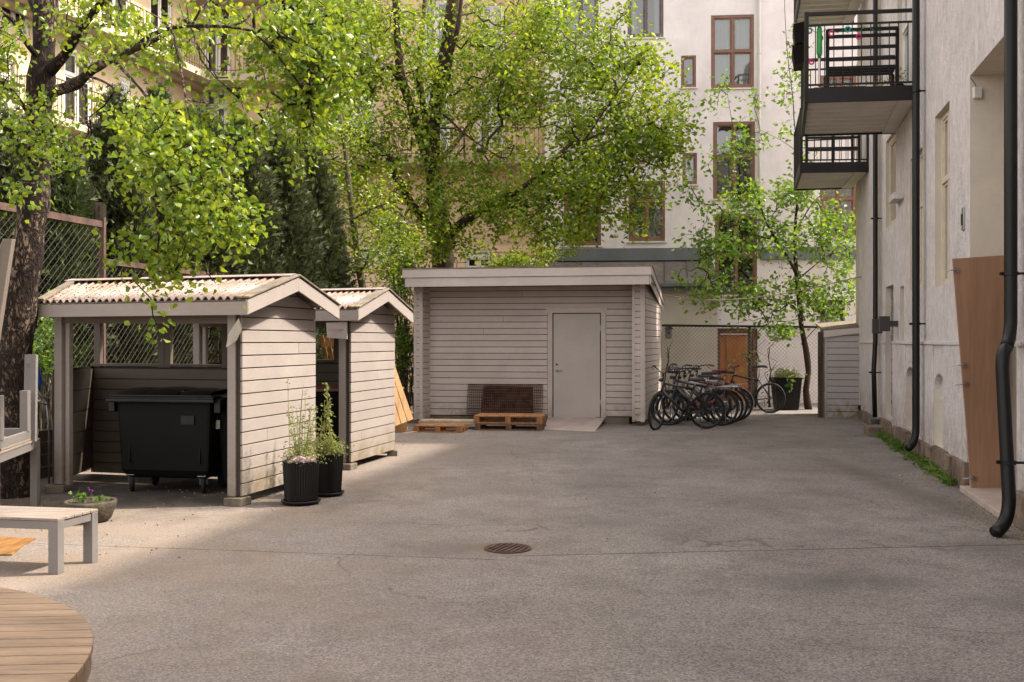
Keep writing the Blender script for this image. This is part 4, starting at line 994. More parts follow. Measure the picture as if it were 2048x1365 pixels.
# ================================================================== BIN SHEDS
WV = V(-.931, .366, 0).normalized()
def bin_shed(o, A, B, Cc, Dd, opening_high=True):
    """A near right front, B far right, Cc front left, Dd back left (footprint points at z=0)"""
    A, B, Cc, Dd = [V(p[0], p[1], 0) for p in (A, B, Cc, Dd)]
    u = (B-A).normalized(); L_ = (B-A).length; n = V(u.y, -u.x, 0); w_ = (Cc-A).normalized(); W = (Cc-A).length
    z0 = .10; peak = 2.42; eave = 2.12
    # gable wall
    lines = [(-(peak-eave)/(L_/2), 1, eave), ((peak-eave)/(L_/2), 1, eave+(peak-eave)*2)]
    m = siding(MB(), A, u, n, L_, z0, 2.5, .1365, lines=lines); build('gable_wall', m, MT['paint2'], o, bevel=.003)
    # low walls: back and left, boarded on the inside
    ub = (Dd-B).normalized(); nb_ = V(ub.y, -ub.x, 0); nb_ = -nb_ if nb_.dot(Cc-B) < 0 else nb_
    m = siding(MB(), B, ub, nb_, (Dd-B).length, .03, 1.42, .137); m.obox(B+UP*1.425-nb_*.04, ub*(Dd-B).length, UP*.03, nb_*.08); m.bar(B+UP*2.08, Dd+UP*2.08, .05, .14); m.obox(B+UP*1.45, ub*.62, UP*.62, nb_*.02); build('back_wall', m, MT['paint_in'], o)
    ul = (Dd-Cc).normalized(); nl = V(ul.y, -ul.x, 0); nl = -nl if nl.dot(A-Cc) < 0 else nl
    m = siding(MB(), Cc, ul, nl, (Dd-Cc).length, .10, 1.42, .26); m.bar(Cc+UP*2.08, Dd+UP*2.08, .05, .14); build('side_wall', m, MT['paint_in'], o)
    # posts
    up1 = w_*.02
    for p, hh, s_ in ((A+w_*.055-u*.0+u*.05-n*.05, 2.10, .105), (Cc-w_*.05+u*.05, 2.10, .11), (Cc-w_*.17+u*.05, 2.1, .06)):
        build('post', MB().box(p+UP*(hh/2+.06), (s_, s_, hh-.06), math.atan2(w_.y, w_.x)), MT['paint2'], o, bevel=.005)
    for t in (.03, .33, .36, .62, .86): p = B.lerp(Dd, 1-t); build('post', MB().box(p+UP*1.74, (.09,.06,.66), math.atan2(ub.y,ub.x)), MT['paint_in'], o)
    build('foot_block', MB().box(A+w_*.05+u*.02+UP*.04, (.22,.20,.09), math.atan2(w_.y,w_.x)+.05), MT['concrete'], o, bevel=.01)
    build('foot_block', MB().box(B+u*.0-n*.02+UP*.04, (.15,.12,.09), .2), MT['concrete'], o, bevel=.01)
    build('foot_block', MB().box(Cc+UP*.04, (.2,.2,.09), .4), MT['concrete'], o, bevel=.01)
    # header beam over the opening
    build('header', MB().bar(A+w_*.1+UP*2.0+u*.04, Cc+UP*2.02+u*.04, .06, .13), MT['paint_in'], o)
    # roof
    oh = .25
    RA = A + n*oh - u*.29; RP = A+n*oh+u*(L_/2-.02); RB = A+n*oh+u*(L_+.20)
    ml = (Cc+Dd)/2
    LA = Cc + w_*.05 - u*.26; LB = Dd + w_*.05 + u*.2; LP = ml + w_*.06
    if not opening_high: LA = RA + w_*(W+.3); LB = RB + w_*(W+.3); LP = RP + w_*(W+.3)
    zE_, zP_ = 2.19, 2.47
    rm = MB()
    def sheet(e0, e1, p0, p1):
        NX = int((e1-e0).length/.095*8); NY = 3; b = len(rm.v)
        for j in range(NY+1):
            for i in range(NX+1):
                a_ = i/NX; c = j/NY; q = e0.lerp(e1, a_).lerp(p0.lerp(p1, a_), c); z = zE_+(zP_-zE_)*c+.022*math.cos(2*math.pi*i/8)
                rm.v.append((q.x, q.y, z))
        for j in range(NY):
            for i in range(NX): rm.f.append((b+j*(NX+1)+i, b+j*(NX+1)+i+1, b+(j+1)*(NX+1)+i+1, b+(j+1)*(NX+1)+i))
    sheet(RA-n*.05, LA, RP-n*.05, LP); sheet(RB-n*.05, LB, RP-n*.05, LP)
    rf = build('roof', rm, MT['corr'], o, smooth=True, solid=.008)
    rg = MB()
    for sgn, E0, E1 in ((1, RA, LA), (1, RB, LB)):
        dd_ = (E0-RP); dd_.z = 0; dd_.normalize(); a_ = RP-n*.04+UP*(zP_+.045); c_ = LP+UP*(zP_+.045); rg.prism([a_, c_, c_+dd_*.13-UP*.03, a_+dd_*.13-UP*.03], UP*.006)
    build('ridge_cap', rg, MT['corr'], rf)
    bb = MB()
    for e, p in ((RA, RP), (RB, RP)):                       # barge boards on the gable
        a_ = V(e.x,e.y,2.02); c_ = V(p.x,p.y,2.32); bb.prism([a_, c_, c_+UP*.155, a_+UP*.16], -n*.025)
    build('barge_board', bb, MT['paint2'], o, bevel=.003)
    ff = MB()
    ff.prism([V(RA.x,RA.y,2.02), V(LA.x,LA.y,2.02), V(LA.x,LA.y,2.16), V(RA.x,RA.y,2.16)], u*.025+UP*0); build('fascia', ff, MT['paint2'], o, bevel=.003)
    for e in (RA, RB):
        fe = MB(); a_ = V(e.x,e.y,2.19)+n*.02; c_ = V(RP.x,RP.y,2.49)+n*.02; fe.prism([a_, c_, c_-n*.16, a_-n*.16], UP*.022); build('verge_strip', fe, MT['felt'], o, bevel=.006)
    fe = MB(); e1, p1 = V(LA.x,LA.y,2.2), V(LP.x,LP.y,2.49); fe.prism([e1, p1, p1-w_*.12, e1-w_*.12], UP*.03)
    build('verge_strip', fe, MT['felt'], o, bevel=.006)
    # soffit
    so_ = MB().prism([V(RA.x,RA.y,2.165)-n*.03, V(RP.x,RP.y,2.44)-n*.03, V(LP.x,LP.y,2.44), V(LA.x,LA.y,2.165)], UP*.012); so_.prism([V(RB.x,RB.y,2.165)-n*.03, V(RP.x,RP.y,2.44)-n*.03, V(LP.x,LP.y,2.44), V(LB.x,LB.y,2.165)], UP*.012)
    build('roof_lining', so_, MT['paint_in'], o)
    return RA, LA, RP, LP
s1 = thing('bin_shed', 'nearer greige bin shed with corrugated roof and sunlit gable behind the flower pots', 'shed', (-2.89,10.64,0))
r1 = bin_shed(s1, (-2.89,10.64), (-2.44,12.32), (-5.30,11.60), (-5.52,13.15))
s2 = thing('bin_shed', 'farther greige board bin shed with corrugated roof, half hidden behind the nearer bin shed', 'shed', (-2.21,13.6,0))
A2 = V(-2.21,13.6,0); B2 = V(-1.806,15.24,0)
r2 = bin_shed(s2, A2, B2, A2+WV*2.6, B2+WV*2.6, False)
# moss and debris lying on the corrugated roofs
rs = np.random.RandomState(5)
def on_roof(r, n):
    RA, LA, RP, LP = r; a = rs.uniform(0,1,(n,1)); c = rs.uniform(0,1,(n,1))**.8
    A_, B_, C_, D_ = [np.array((p.x,p.y,0)) for p in (RA,LA,RP,LP)]
    q = (A_*(1-a)+B_*a)*(1-c)+(C_*(1-a)+D_*a)*c; q[:,2] = 2.195+.28*c[:,0]+rs.uniform(-.014,.014,n); return q
pp = np.concatenate([on_roof(r1, 4200), on_roof(r2, 1500)])
o = leaf_mesh('roof_litter', pp, .028, .02, MT['litter'], None, rs, .0, 'quad'); tag(o, 'brown dry leaf litter caught in the corrugated bin shed roofs', 'litter', kind='stuff')

# signs
o = thing('hanging_sign', 'blank pale tilted board dangling from the eave at the corner of the nearer bin shed', 'sign', (-3.0,10.45,2.0))
Yq = 10.35; q = [P(452,695,Yq+.25), P(457,668,Yq+.2), P(477,637,Yq), P(483,660,Yq-.02), P(472,682,Yq+.1)]
build('board', MB().prism(q, V(.01,-.02,0)), MT['cloth'], o); build('string', MB().tube([P(477,640,Yq), P(480,628,Yq)], .004, 5), MT['rustwire'], o)
o = thing('wall_sign', 'pale square board with faint worn writing fixed under the eave of the farther bin shed', 'sign', (-2.4,13.45,1.95))
Ys = 13.38; q = [P(652,646,Ys+.08), P(694,644,Ys), P(694,679,Ys), P(654,676,Ys+.08)]
build('board', MB().prism(q, V(.005,.02,0)), MT['sign'], o, bevel=.003)
m = MB(); c_ = P(673,660,Ys+.015)
x = -.11
rr = random.Random(2)
while x < .10:
    w_ = rr.uniform(.008,.02); h_ = rr.uniform(.018,.034); m.tube([c_+V(x,0,-h_/2), c_+V(x+w_*.5,-.002,h_/2), c_+V(x+w_,0,-h_/3)], .003, 4); x += w_+.006
build('writing', m, MT['ink'], o)

# ================================================================== GREY STORE SHED WITH DOOR
s3 = thing('store_shed', 'wide greige clapboard store shed with a plain door and flat projecting roof', 'shed', (.3,21,0))
LF = V(-2.08,21.2,0); RF = V(2.73,20.6,0); RB_ = V(3.46,23.4,0); LB_ = V(-1.35,24.0,0)
u3 = (RF-LF).normalized(); n3 = V(u3.y,-u3.x,0); dv = (RB_-RF).normalized(); W3 = (RF-LF).length
n3r = V(dv.y,-dv.x,0); rec = .48
O3 = LF + dv*rec
def s3s(px):      # s along the recessed wall plane
    k = (px-1024)/F; return (k*O3.y-O3.x)/(u3.x-k*u3.y)
def z3(px, py): s_ = s3s(px); return HC-(py-682.5)/F*(O3.y+u3.y*s_)
dx0, dx1 = s3s(1107), s3s(1200); dz0, dz1 = z3(1150,836), z3(1150,628)
m = MB(); wl = .19
siding(m, O3+u3*.17, u3, n3, W3-.17-.25, .16, 2.92, .1335, holes=[(dx0-.13-.17, 0, dx1+.13-.17, dz1+.115)])
build('front_wall', m, MT['paint'], s3, bevel=.003)
m = siding(MB(), LF, u3, n3, .19, .10, 2.92, .1335); m.box(LF+u3*.035+n3*.022+UP*1.5, (.055,.03,2.84), math.atan2(u3.y,u3.x)); m.box(LF+u3*.16+n3*.022+UP*1.5, (.07,.03,2.84), math.atan2(u3.y,u3.x))
build('left_wing', m, MT['paint'], s3, bevel=.003)
nin = V(dv.y,-dv.x,0)
m = siding(MB(), LF+u3*.17+dv*.03, dv, nin, rec-.05, .10, 2.92, .1335); build('left_wing_return', m, MT['paint'], s3)
m = siding(MB(), RF-u3*.25, u3, n3, .25, .10, 2.92, .1335); m.box(RF-u3*.225+n3*.022+UP*1.5, (.06,.03,2.84), math.atan2(u3.y,u3.x)); m.box(RF-u3*.04+n3*.022+UP*1.5, (.09,.03,2.84), math.atan2(u3.y,u3.x)); m.box(RF-u3*.125+n3*.0+UP*1.5,(.012,.03,2.8), math.atan2(u3.y,u3.x))
build('right_wing', m, MT['paint'], s3, bevel=.003)
LR = (RB_-RF).length
m = siding(MB(), RF+dv*.02, dv, n3r, LR-.05, .12, 2.95, .1335, lines=[(.17, 1, 3.0)]); m.box(RB_-dv*.04+n3r*.02+UP*1.3, (.05,.03,2.35), math.atan2(dv.y,dv.x)+R(90)); build('side_wall', m, MT['paint'], s3, bevel=.003)
m = MB(); m.quad(LF+UP*.1, LB_+UP*.1, LB_+UP*2.4, LF+UP*2.9); m.quad(LB_+UP*.1, RB_+UP*.1, RB_+UP*2.4, LB_+UP*2.4); build('rear_wall', m, MT['paint_in'], s3)
# roof
fr_, fl_, br_, bl_ = P(1302,536,20.1), P(805,540,20.75), V(3.66,24.15,2.70), V(-1.3,24.8,2.66)
fr_.z = 3.25; fl_.z = 3.23
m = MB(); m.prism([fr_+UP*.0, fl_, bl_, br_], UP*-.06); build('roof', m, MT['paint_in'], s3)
m = MB(); m.prism([fr_+n3*.03+u3*.03+UP*.004, fl_+n3*.03-u3*.03+UP*.004, bl_, br_+u3*.03], UP*.022); build('roof_felt', m, MT['felt'], s3)
m = MB(); m.prism([fl_-UP*.17, fr_-UP*.17, fr_, fl_], n3*.022); build('fascia', m, MT['paint'], s3, bevel=.003)
m = MB(); a_, c_ = fl_-UP*.36+u3*.05, fr_-UP*.36-u3*.03; m.prism([a_, c_, c_+UP*.183, a_+UP*.183], -n3*.02); build('fascia', m, MT['paint'], s3, bevel=.003)
m = MB(); rr_ = V(br_.x-fr_.x, br_.y-fr_.y, 0).normalized(); rn_ = V(rr_.y,-rr_.x,0); m.prism([fr_, br_, br_-UP*.10, fr_-UP*.17], rn_*.022); m.prism([fr_-UP*.174-rn_*.022, br_-UP*.104-rn_*.022, br_-UP*.24-rn_*.022, fr_-UP*.36-rn_*.022], rn_*.02); build('side_fascia', m, MT['paint'], s3, bevel=.003)
m = MB(); a_, c_ = fl_-UP*.33+dv*.05, fr_-UP*.33+dv*.05; m.prism([a_, c_, c_+dv*1.0, a_+dv*1.0], UP*.02); build('soffit', m, MT['paint_in'], s3)
# door, trim
m = MB(); dpt = lambda s_, z, q=0: O3+u3*s_+UP*z+n3*q
for a_, b_, c_, e_ in ((dx0-.125, dz0-.03, dx0-.02, dz1+.02), (dx1+.02, dz0-.03, dx1+.125, dz1+.02), (dx0-.15, dz1+.02, dx1+.15, dz1+.125)): m.obox(dpt(a_,b_,.0), u3*(c_-a_), UP*(e_-b_), n3*.035)
build('door_trim', m, MT['paint'], s3, bevel=.003)
dr = build('door', MB().obox(dpt(dx0, dz0, -.02), u3*(dx1-dx0), UP*(dz1-dz0), n3*.03), MT['paint_door'], s3, bevel=.004)
m = MB(); m.obox(dpt(dx0-.02,dz0-.02,-.03), u3*(dx1-dx0+.04), UP*(dz1-dz0+.04), n3*.012); build('frame', m, MT['room'], dr)
m = MB(); h0 = dpt(dx0+.07, dz0+1.0, .012); m.lathe([(0,.012),(.022,.01),(.024,0)], (0,0,0), 14).xf(Matrix.Translation(h0) @ n3.to_track_quat('Z','Y').to_matrix().to_4x4()); m.tube([h0+n3*.01, h0+n3*.05, h0+n3*.05+u3*.12], .009, 8)
build('handle', m, MT['steel'], dr, smooth=True); build('lock', MB().lathe([(0,.012),(.02,.01),(.024,0)], (0,0,0), 14).xf(Matrix.Translation(dpt(dx0+.07,dz0+1.13,.012)) @ n3.to_track_quat('Z','Y').to_matrix().to_4x4()), MT['lampblack'], dr)
for zz in (.28, 1.85): build('hinge', MB().obox(dpt(dx1-.005, dz0+zz, .0), u3*.02, UP*.11, n3*.03), MT['steel'], dr)
m = MB(); m.obox(dpt(dx1-.1, 0, .0), u3*(W3-.28-dx1), UP*.14, n3*.06); m.obox(dpt(.2,0,-.1), u3*(dx0-.3), UP*.14, n3*.09); m.box(RF-u3*.12+UP*.04+dv*.2,(.14,.2,.08),0); build('foundation', m, MT['concrete'], s3, bevel=.008)
rpt = [dpt(dx0-.12, .12, .02), dpt(dx1+.1, .12, .02), V(*G(1196,866).xy, .01), V(*G(1086,861).xy, .01)]
rpt[2] = G(1190,864)+UP*.01; rpt[3] = G(1088,860)+UP*.01
o = thing('door_ramp', 'pale concrete ramp leading up to the store shed door', 'ramp', tuple(G(1150,862)))
build('slab', MB().prism([rpt[0], rpt[1], rpt[2], rpt[3]], UP*-.04), MT['slabstone'], o, bevel=.006); build('sill', MB().obox(dpt(dx0-.12,.08,.03), u3*(dx1-dx0+.22), UP*.05, n3*.12), MT['slabstone'], o, bevel=.006)

# ================================================================== SMALL SHED AT RIGHT
s4 = thing('tool_shed', 'small narrow grey clapboard shed with sloping lid at the foot of the corner downpipe', 'shed', (7.6,23,0))
a4 = G(1652,832); a4 = V(7.18,22.9,0); c4 = V(8.06,22.75,0); u4 = (c4-a4).normalized(); n4 = V(u4.y,-u4.x,0)
zt4 = HC+(682.5-660)/F*22.9
m = siding(MB(), a4, u4, n4, (c4-a4).length, .0, zt4, .145); m.box(a4-u4*.0+n4*.02+UP*(zt4/2),(.05,.04,zt4), 0); build('front_wall', m, paint_wood('greige_tool_shed_paint', (.40,.36,.345), .7), s4, bevel=.003)
m = siding(MB(), a4, V(.25,.97,0), V(-.97,.25,0), 1.3, .0, zt4, .145); build('side_wall', m, MT['paint_in'], s4)
m = MB(); m.prism([a4-u4*.06+n4*.08+UP*(zt4-.02), c4+u4*.0+n4*.08+UP*(zt4+.06), c4+UP*(zt4+.22)-n4*1.3, a4-u4*.06-n4*1.3+UP*(zt4+.14)], UP*.03); build('roof', m, MT['felt'], s4)
m = MB(); m.prism([a4-u4*.05+n4*.06+UP*(zt4-.18), c4+n4*.06+UP*(zt4-.06), c4+n4*.06+UP*(zt4+.06), a4-u4*.05+n4*.06+UP*(zt4-.02)], n4*.02); build('fascia', m, MT['paint'], s4, bevel=.003)
build('gate_post', MB().box(a4+V(-.12,.0,.98),(.09,.09,1.96)), MT['oldplank'], s4)

# ================================================================== FENCES
def chain_link(mb, p0, p1, z0, z1, cell=.10, r=.0042, zt=None):
    p0 = V(p0[0],p0[1],0); p1 = V(p1[0],p1[1],0); L_ = (p1-p0).length; u = (p1-p0)/L_; H = z1-z0; k = -int(H/cell)-1
    while k*cell < L_:
        s0_ = k*cell
        for sg in (1, -1):
            a_ = s0_ if sg > 0 else s0_+H; c_ = s0_+H if sg > 0 else s0_
            za, zc = z0, z1
            x0, x1 = a_, c_
            # clip to 0..L
            def at(x): return z0+(x-a_)/(c_-a_)*H
            lo, hi = max(0, min(a_,c_)), min(L_, max(a_,c_))
            if hi-lo > .01:
                mb.tube([p0+u*lo+UP*at(lo), p0+u*hi+UP*at(hi)], r, 3, cap=False)
        k += 1
fe = thing('wire_fence', 'chain-link fence with dark top rail in front of the pale building, behind the bicycles', 'fence', (5.5,25.9,0))
f0 = (3.5,25.9); f1 = (8.0,25.8); zf0 = 2.14; 
m = MB(); chain_link(m, f0, f1, .05, zf0); build('mesh', m, MT['wire'], fe)
build('top_rail', MB().tube([V(*f0,zf0+.02), V(*f1,zf0-.03)], .03, 8), MT['darksteel'], fe)
for px in (1322, 1499, 1645): p = P(px, 700, 25.92); build('post', MB().tube([(p.x,p.y,0),(p.x,p.y,zf0)], .045 if px == 1499 else .03, 8), MT['darksteel'], fe)
for px in (1333, 1512, 1540):
    q = [P(px+rnd.uniform(-8,8)*(.2+k*.15), 815-k*24, 25.75+rnd.uniform(-.05,.05)) for k in range(6)]
    o = thing('bare_climber', 'thin brown leafless climber stem on the wire fence, %s' % {1333:'beside the store shed corner',1512:'beside the orange door frame',1540:'behind the far bicycle saddle'}[px], 'plant', tuple(q[0]), group='bare climber stems on the wire fence')
    mm_ = MB()
    for k in range(1,5): mm_.tube([q[k], q[k]+V(rnd.uniform(-.2,.2),.03,.25), q[k]+V(rnd.uniform(-.35,.35),.05,.5)], [.012,.008,.004], 4)
    build('stem', MB().tube(q, [.03,.025,.02,.016,.012,.008], 6), MT['barkg'], o, smooth=True); build('twigs', mm_, MT['barkg'], o, smooth=True)
# left property fence of rusty angle iron
def FL(t): return V(-5.8,14.16,0)+D*t     # t=0 at the rusty post
lf = thing('rusty_wire_fence', 'stepped chain-link fence with rusty angle-iron rails behind the nearer bin shed and birch', 'fence', tuple(FL(0)))
m = MB(); chain_link(m, FL(-3.5).xy, FL(0).xy, 1.0, 3.4, .11, .0022); chain_link(m, FL(0).xy, FL(9).xy, .6, 2.86, .11, .0022); build('mesh', m, MT['rustwire'], lf)
m = MB(); m.bar(FL(-4.5)+UP*3.42, FL(0)+UP*3.40, .05, .09); m.bar(FL(0)+UP*2.88, FL(9)+UP*2.86, .05, .08); build('rail', m, MT['rust'], lf)
for t, z in ((-3.2,3.4), (0,3.5), (3,2.88), (6,2.88), (9,2.88)): build('post', MB().bar(FL(t), FL(t)+UP*z, .07, .07, V(1,0,0)), MT['rust'], lf)
# retaining boards below it
m = MB(); q0 = V(-6.9,9.4,0); q1 = V(-5.75,13.5,0)
for k in range(4): m.obox(q0+UP*(.01+k*.155), q1-q0, UP*.145, V(.06,-.012,0))
o = tag(build('retaining_boards', m, MT['oldplank'], origin=tuple(q0), bevel=.006), 'low dark board edging behind the grey table at the foot of the fence', 'edging')
# old plank screen beyond the fence
ps = thing('plank_screen', 'stepped row of old dark vertical planks standing behind the rusty fence post', 'fence', tuple(FL(.5)-NR*.4))
xs = [(134,325,15.6),(143,336,15.6),(152,336,15.5),(161,350,15.5),(172,360,15.0),(182,372,14.9),(197,405,14.8),(206,410,14.8)]
for i, (px, py, Y) in enumerate(xs):
    p = P(px, py, Y+.25); build('plank', MB().box((p.x,p.y,(p.z+.5)/2),(.085,.03,p.z-.5), .3), MT['oldplank'], ps)
for i in range(7):
    p = P(222+i*19, 470+i*6, 15.6+i*.55); build('plank', MB().box((p.x,p.y,(p.z+.5)/2),(.13,.03,p.z-.5), 1.2), MT['oldplank'], ps)
p = P(812,640,22.5); o = thing('fence_post', 'slim rusty post standing between the farther bin shed and the store shed', 'post', (p.x,p.y,0)); build('post', MB().bar((p.x,p.y,0),(p.x,p.y,2.25),.07,.07,V(1,0,0)), MT['rust'], o)

# ================================================================== BINS
def big_bin():
    o = thing('waste_container', 'large black four-wheeled waste container with lid inside the nearer bin shed', 'bin', (0,0,0), 0)
    W, Dp, H0, H1 = 1.17, .70, .17, 1.07
    m = MB(); b = [V(-W/2+.09,-Dp/2+.07,H0), V(W/2-.09,-Dp/2+.07,H0), V(W/2-.09,Dp/2-.07,H0), V(-W/2+.09,Dp/2-.07,H0)]; t_ = [V(-W/2,-Dp/2,H1), V(W/2,-Dp/2,H1), V(W/2,Dp/2,H1), V(-W/2,Dp/2,H1)]
    b2 = [p+V((-.05 if p.x < 0 else .05),(-.05 if p.y < 0 else .05),.10) for p in b]
    m.v = [tuple(p) for p in b+b2+t_]; m.f = [(3,2,1,0)]
    for k in (0,4): m.f += [(k+i, k+(i+1)%4, k+4+(i+1)%4, k+4+i) for i in range(4)]
    build('body', m, MT['blackplastic'], o, local=True, bevel=.035)
    m = MB(); m.box((0,0,H1+.035),(W+.12,Dp+.12,.05)); m.box((0,-Dp/2-.07,H1+.0),(W+.16,.05,.04)); m.box((0,-Dp/2-.065,H1+.055),(W+.10,.03,.025))
    for x in (-W/2-.07, W/2+.07): m.box((x,-Dp/2+.06,H1-.06),(.08,.10,.16))
    build('rim', m, MT['lidplastic'], o, local=True, bevel=.012)
    lid = MB()
    for i in range(3):
        cx = (-1+i)*W/3; w2 = W/3-.01; n = 7; b0 = len(lid.v)
        for j in range(n+1):
            for k in range(n+1):
                x = cx-w2/2+w2*j/n; y = -Dp/2-.03+(Dp+.06)*k/n; z = H1+.06+.075*math.sin(math.pi*k/n)**.6*(.75+.25*math.sin(math.pi*j/n)**.5)+(.012 if i == 1 else 0); lid.v.append((x,y,z))
        for j in range(n):
            for k in range(n): lid.f.append((b0+j*(n+1)+k, b0+(j+1)*(n+1)+k, b0+(j+1)*(n+1)+k+1, b0+j*(n+1)+k+1))
    build('lid', lid, MT['lidplastic'], o, local=True, smooth=True)
    rb_ = MB()
    for x in (-W/2+.16, W/2-.14): rb_.box((x,-Dp/2+.035,.66),(.02,.02,.62), 0, (R(-6.5),'X'))
    build('rib', rb_, MT['blackplastic'], o, local=True)
    build('label_sticker', MB().obox((W/2-.36,-Dp/2-.012,.80),(.16,0,0),(0,.004,0),(0,.0,.10)), M('scuffed_grey_sticker',(.014,.013,.012),.6,.2,8,40), o, local=True)
    for x, y, a in ((-W/2+.14,-Dp/2+.10,.5),(W/2-.14,-Dp/2+.10,.4),(-W/2+.14,Dp/2-.10,.2),(W/2-.14,Dp/2-.10,.9)):
        cst = MB(); cst.bar((x,y,.20),(x,y,.26),.10,.10,V(1,0,0))
        for s_ in (-1,1): cst.bar(V(x,y,.22)+V(math.cos(a),math.sin(a),0)*.03*s_, V(x,y,.10)+V(math.cos(a),math.sin(a),0)*.03*s_+V(-math.sin(a),math.cos(a),0)*.03, .035,.006)
        cs = build('caster', cst, MT['steel'], o, local=True)
        ax = V(math.cos(a),math.sin(a),0); build('wheel', MB().torus(V(x,y,.10)+V(-math.sin(a),math.cos(a),0)*.03,.072,.027,ax,24,8).tube([V(x,y,.10)+V(-math.sin(a),math.cos(a),0)*.03-ax*.016, V(x,y,.10)+V(-math.sin(a),math.cos(a),0)*.03+ax*.016], .06, 16), MT['rubber'], cs, local=True, smooth=True)
    return o
bb_ = big_bin(); rz = R(-10); bb_.location = (-3.93, 11.78, 0); bb_.rotation_euler = (0,0,rz)
def wheelie(name, label, loc, rz, lidmat, H=1.0, W=.5, Dp=.6, extra=None):
    o = thing(name, label, 'bin', loc, rz); 
    m = MB(); b = [V(-W*.40,-Dp*.38,.08), V(W*.40,-Dp*.38,.08), V(W*.40,Dp*.36,.08), V(-W*.40,Dp*.36,.08)]; t_ = [V(-W/2,-Dp/2,H), V(W/2,-Dp/2,H), V(W/2,Dp/2,H), V(-W/2,Dp/2,H)]
    m.v = [tuple(p) for p in b+t_]; m.f = [(3,2,1,0)]+[(i,(i+1)%4,4+(i+1)%4,4+i) for i in range(4)]; build('body', m, MT['blackplastic'], o, local=True, bevel=.03)
    build('rim', MB().box((0,0,H-.02),(W+.05,Dp+.05,.05)), MT['blackplastic'], o, local=True, bevel=.01)
    m = MB(); m.prism([(-W/2-.02,-Dp/2-.05,H+.01),(W/2+.02,-Dp/2-.05,H+.01),(W/2+.02,Dp/2+.04,H+.05),(-W/2-.02,Dp/2+.04,H+.05)], UP*.035); ld = build('lid', m, lidmat, o, local=True, bevel=.012)
    build('handle', MB().tube([(-W/2+.03,Dp/2+.02,H-.02),(-W/2+.05,Dp/2+.09,H+.02),(W/2-.05,Dp/2+.09,H+.02),(W/2-.03,Dp/2+.02,H-.02)], .016, 8), MT['blackplastic'], o, local=True)
    for x in (-W/2+.03, W/2-.03): build('wheel', MB().torus((x,Dp*.36,.10),.075,.028,(1,0,0),22,8).tube([(x-.02,Dp*.36,.1),(x+.02,Dp*.36,.1)],.06,14), MT['rubber'], o, local=True, smooth=True)
    return o
o = wheelie('wheeled_bin', 'tall black two-wheeled bin with a pale paper tag beside the large container', (-3.16,11.78,0), R(-12), MT['lidplastic'], 1.08, .40, .6)
tgm = MB(); tgm.obox((-.19,-.335,.74), V(.06,0,0), V(0,.012,0), V(0,0,.10)); build('tag', tgm, MT['cloth'], o, local=True); build('tag_string', MB().tube([(-.16,-.33,.84),(-.16,-.33,1.0)],.004,4), MT['rustwire'], o, local=True)
wheelie('wheeled_bin', 'black two-wheeled bin with a brown lid standing inside the farther bin shed', (-2.62,14.35,0), R(12), MT['brownlid'], 1.03, .50, .6)

# ================================================================== PALLETS, PLANKS, GRATE
def pallet(parent, L_, W, H, mat, nb=5, z=0.0, bottom=True):
    top = MB(); blk = MB(); bt = MB(); bw = W/nb*.82
    for i in range(nb): y = -W/2+bw/2+(W-bw)*i/(nb-1); top.box((0,y,z+H-.012),(L_,bw,.022), rnd.uniform(-.004,.004))
    for x in (-L_/2+.05, 0, L_/2-.05):
        top.box((x,0,z+H-.036),(.10,W,.022))
        for y in (-W/2+.05, 0, W/2-.05): blk.box((x,y,z+H/2-.012),(.11,.10,H-.07))
    if bottom:
        for y in (-W/2+.05, 0, W/2-.05): bt.box((0,y,z+.011),(L_,.10,.022))
    build('top_boards', top, mat, parent, local=True, bevel=.002); build('block', blk, mat, parent, local=True, bevel=.002)
    if bottom: build('bottom_boards', bt, mat, parent, local=True, bevel=.002)
c_ = G(1022,862)+V(0,.42,0); az = math.atan2(u3.y,u3.x)
o = thing('pallet', 'lower worn brown wooden pallet of the stack of two by the shed door', 'pallet', (c_.x,c_.y,0), az, 'pallets stacked against the store shed'); pallet(o, 1.32, .8, .135, M('dark_old_pallet_wood',(.22,.12,.07),.8,.3,3,18,(6,1,1),bmp=.3))
o = thing('pallet', 'upper orange-brown wooden pallet of the stack of two, under the rusty grating', 'pallet', (c_.x-.01,c_.y+.0,.137), az-.01, 'pallets stacked against the store shed'); pallet(o, 1.34, .8, .15, MT['brownwood'])
c_ = G(879,866)+V(0,.28,0); o = thing('small_pallet', 'small low orange pallet lying alone in front of the plank pile', 'pallet', (c_.x,c_.y,0), az-.05); pallet(o, .95, .5, .135, MT['brownwood'], 4)
pk = thing('plank_pile', 'pale cut planks piled behind the small pallet at the foot of the store shed', 'planks', tuple(G(897,858)), az)
for i in range(6): build('plank', MB().box((rnd.uniform(-.05,.08),.05+.13*(i%3),.09+.04*(i//3)+.02),(1.25-.1*(i//3),.11,.035), rnd.uniform(-.05,.05)), MT['palewood'], pk, local=True, bevel=.002)
gr = thing('steel_grating', 'rusty bar grating leaning on the store shed wall behind the stacked pallets', 'grating', tuple(dpt(s3s(1010), .14, .1)))
m = MB(); g0 = s3s(937); g1 = s3s(1086); gw = g1-g0; gh = .62
gp = lambda x, z, q=0: dpt(g0+x, .20+z, .20-.17*z/gh+q)
for i in range(38): x = gw*i/37; m.bar(gp(x,0,.012), gp(x,gh,.012), .009, .02, n3)
build('bearing_bars', m, MT['grate'], gr)
m = MB()
for i in range(12): z = gh*i/11; m.bar(gp(0,z,.014), gp(gw,z,.014), .012 if 0 < i < 11 else .024, .02, n3)
build('cross_bars', m, MT['grate'], gr)
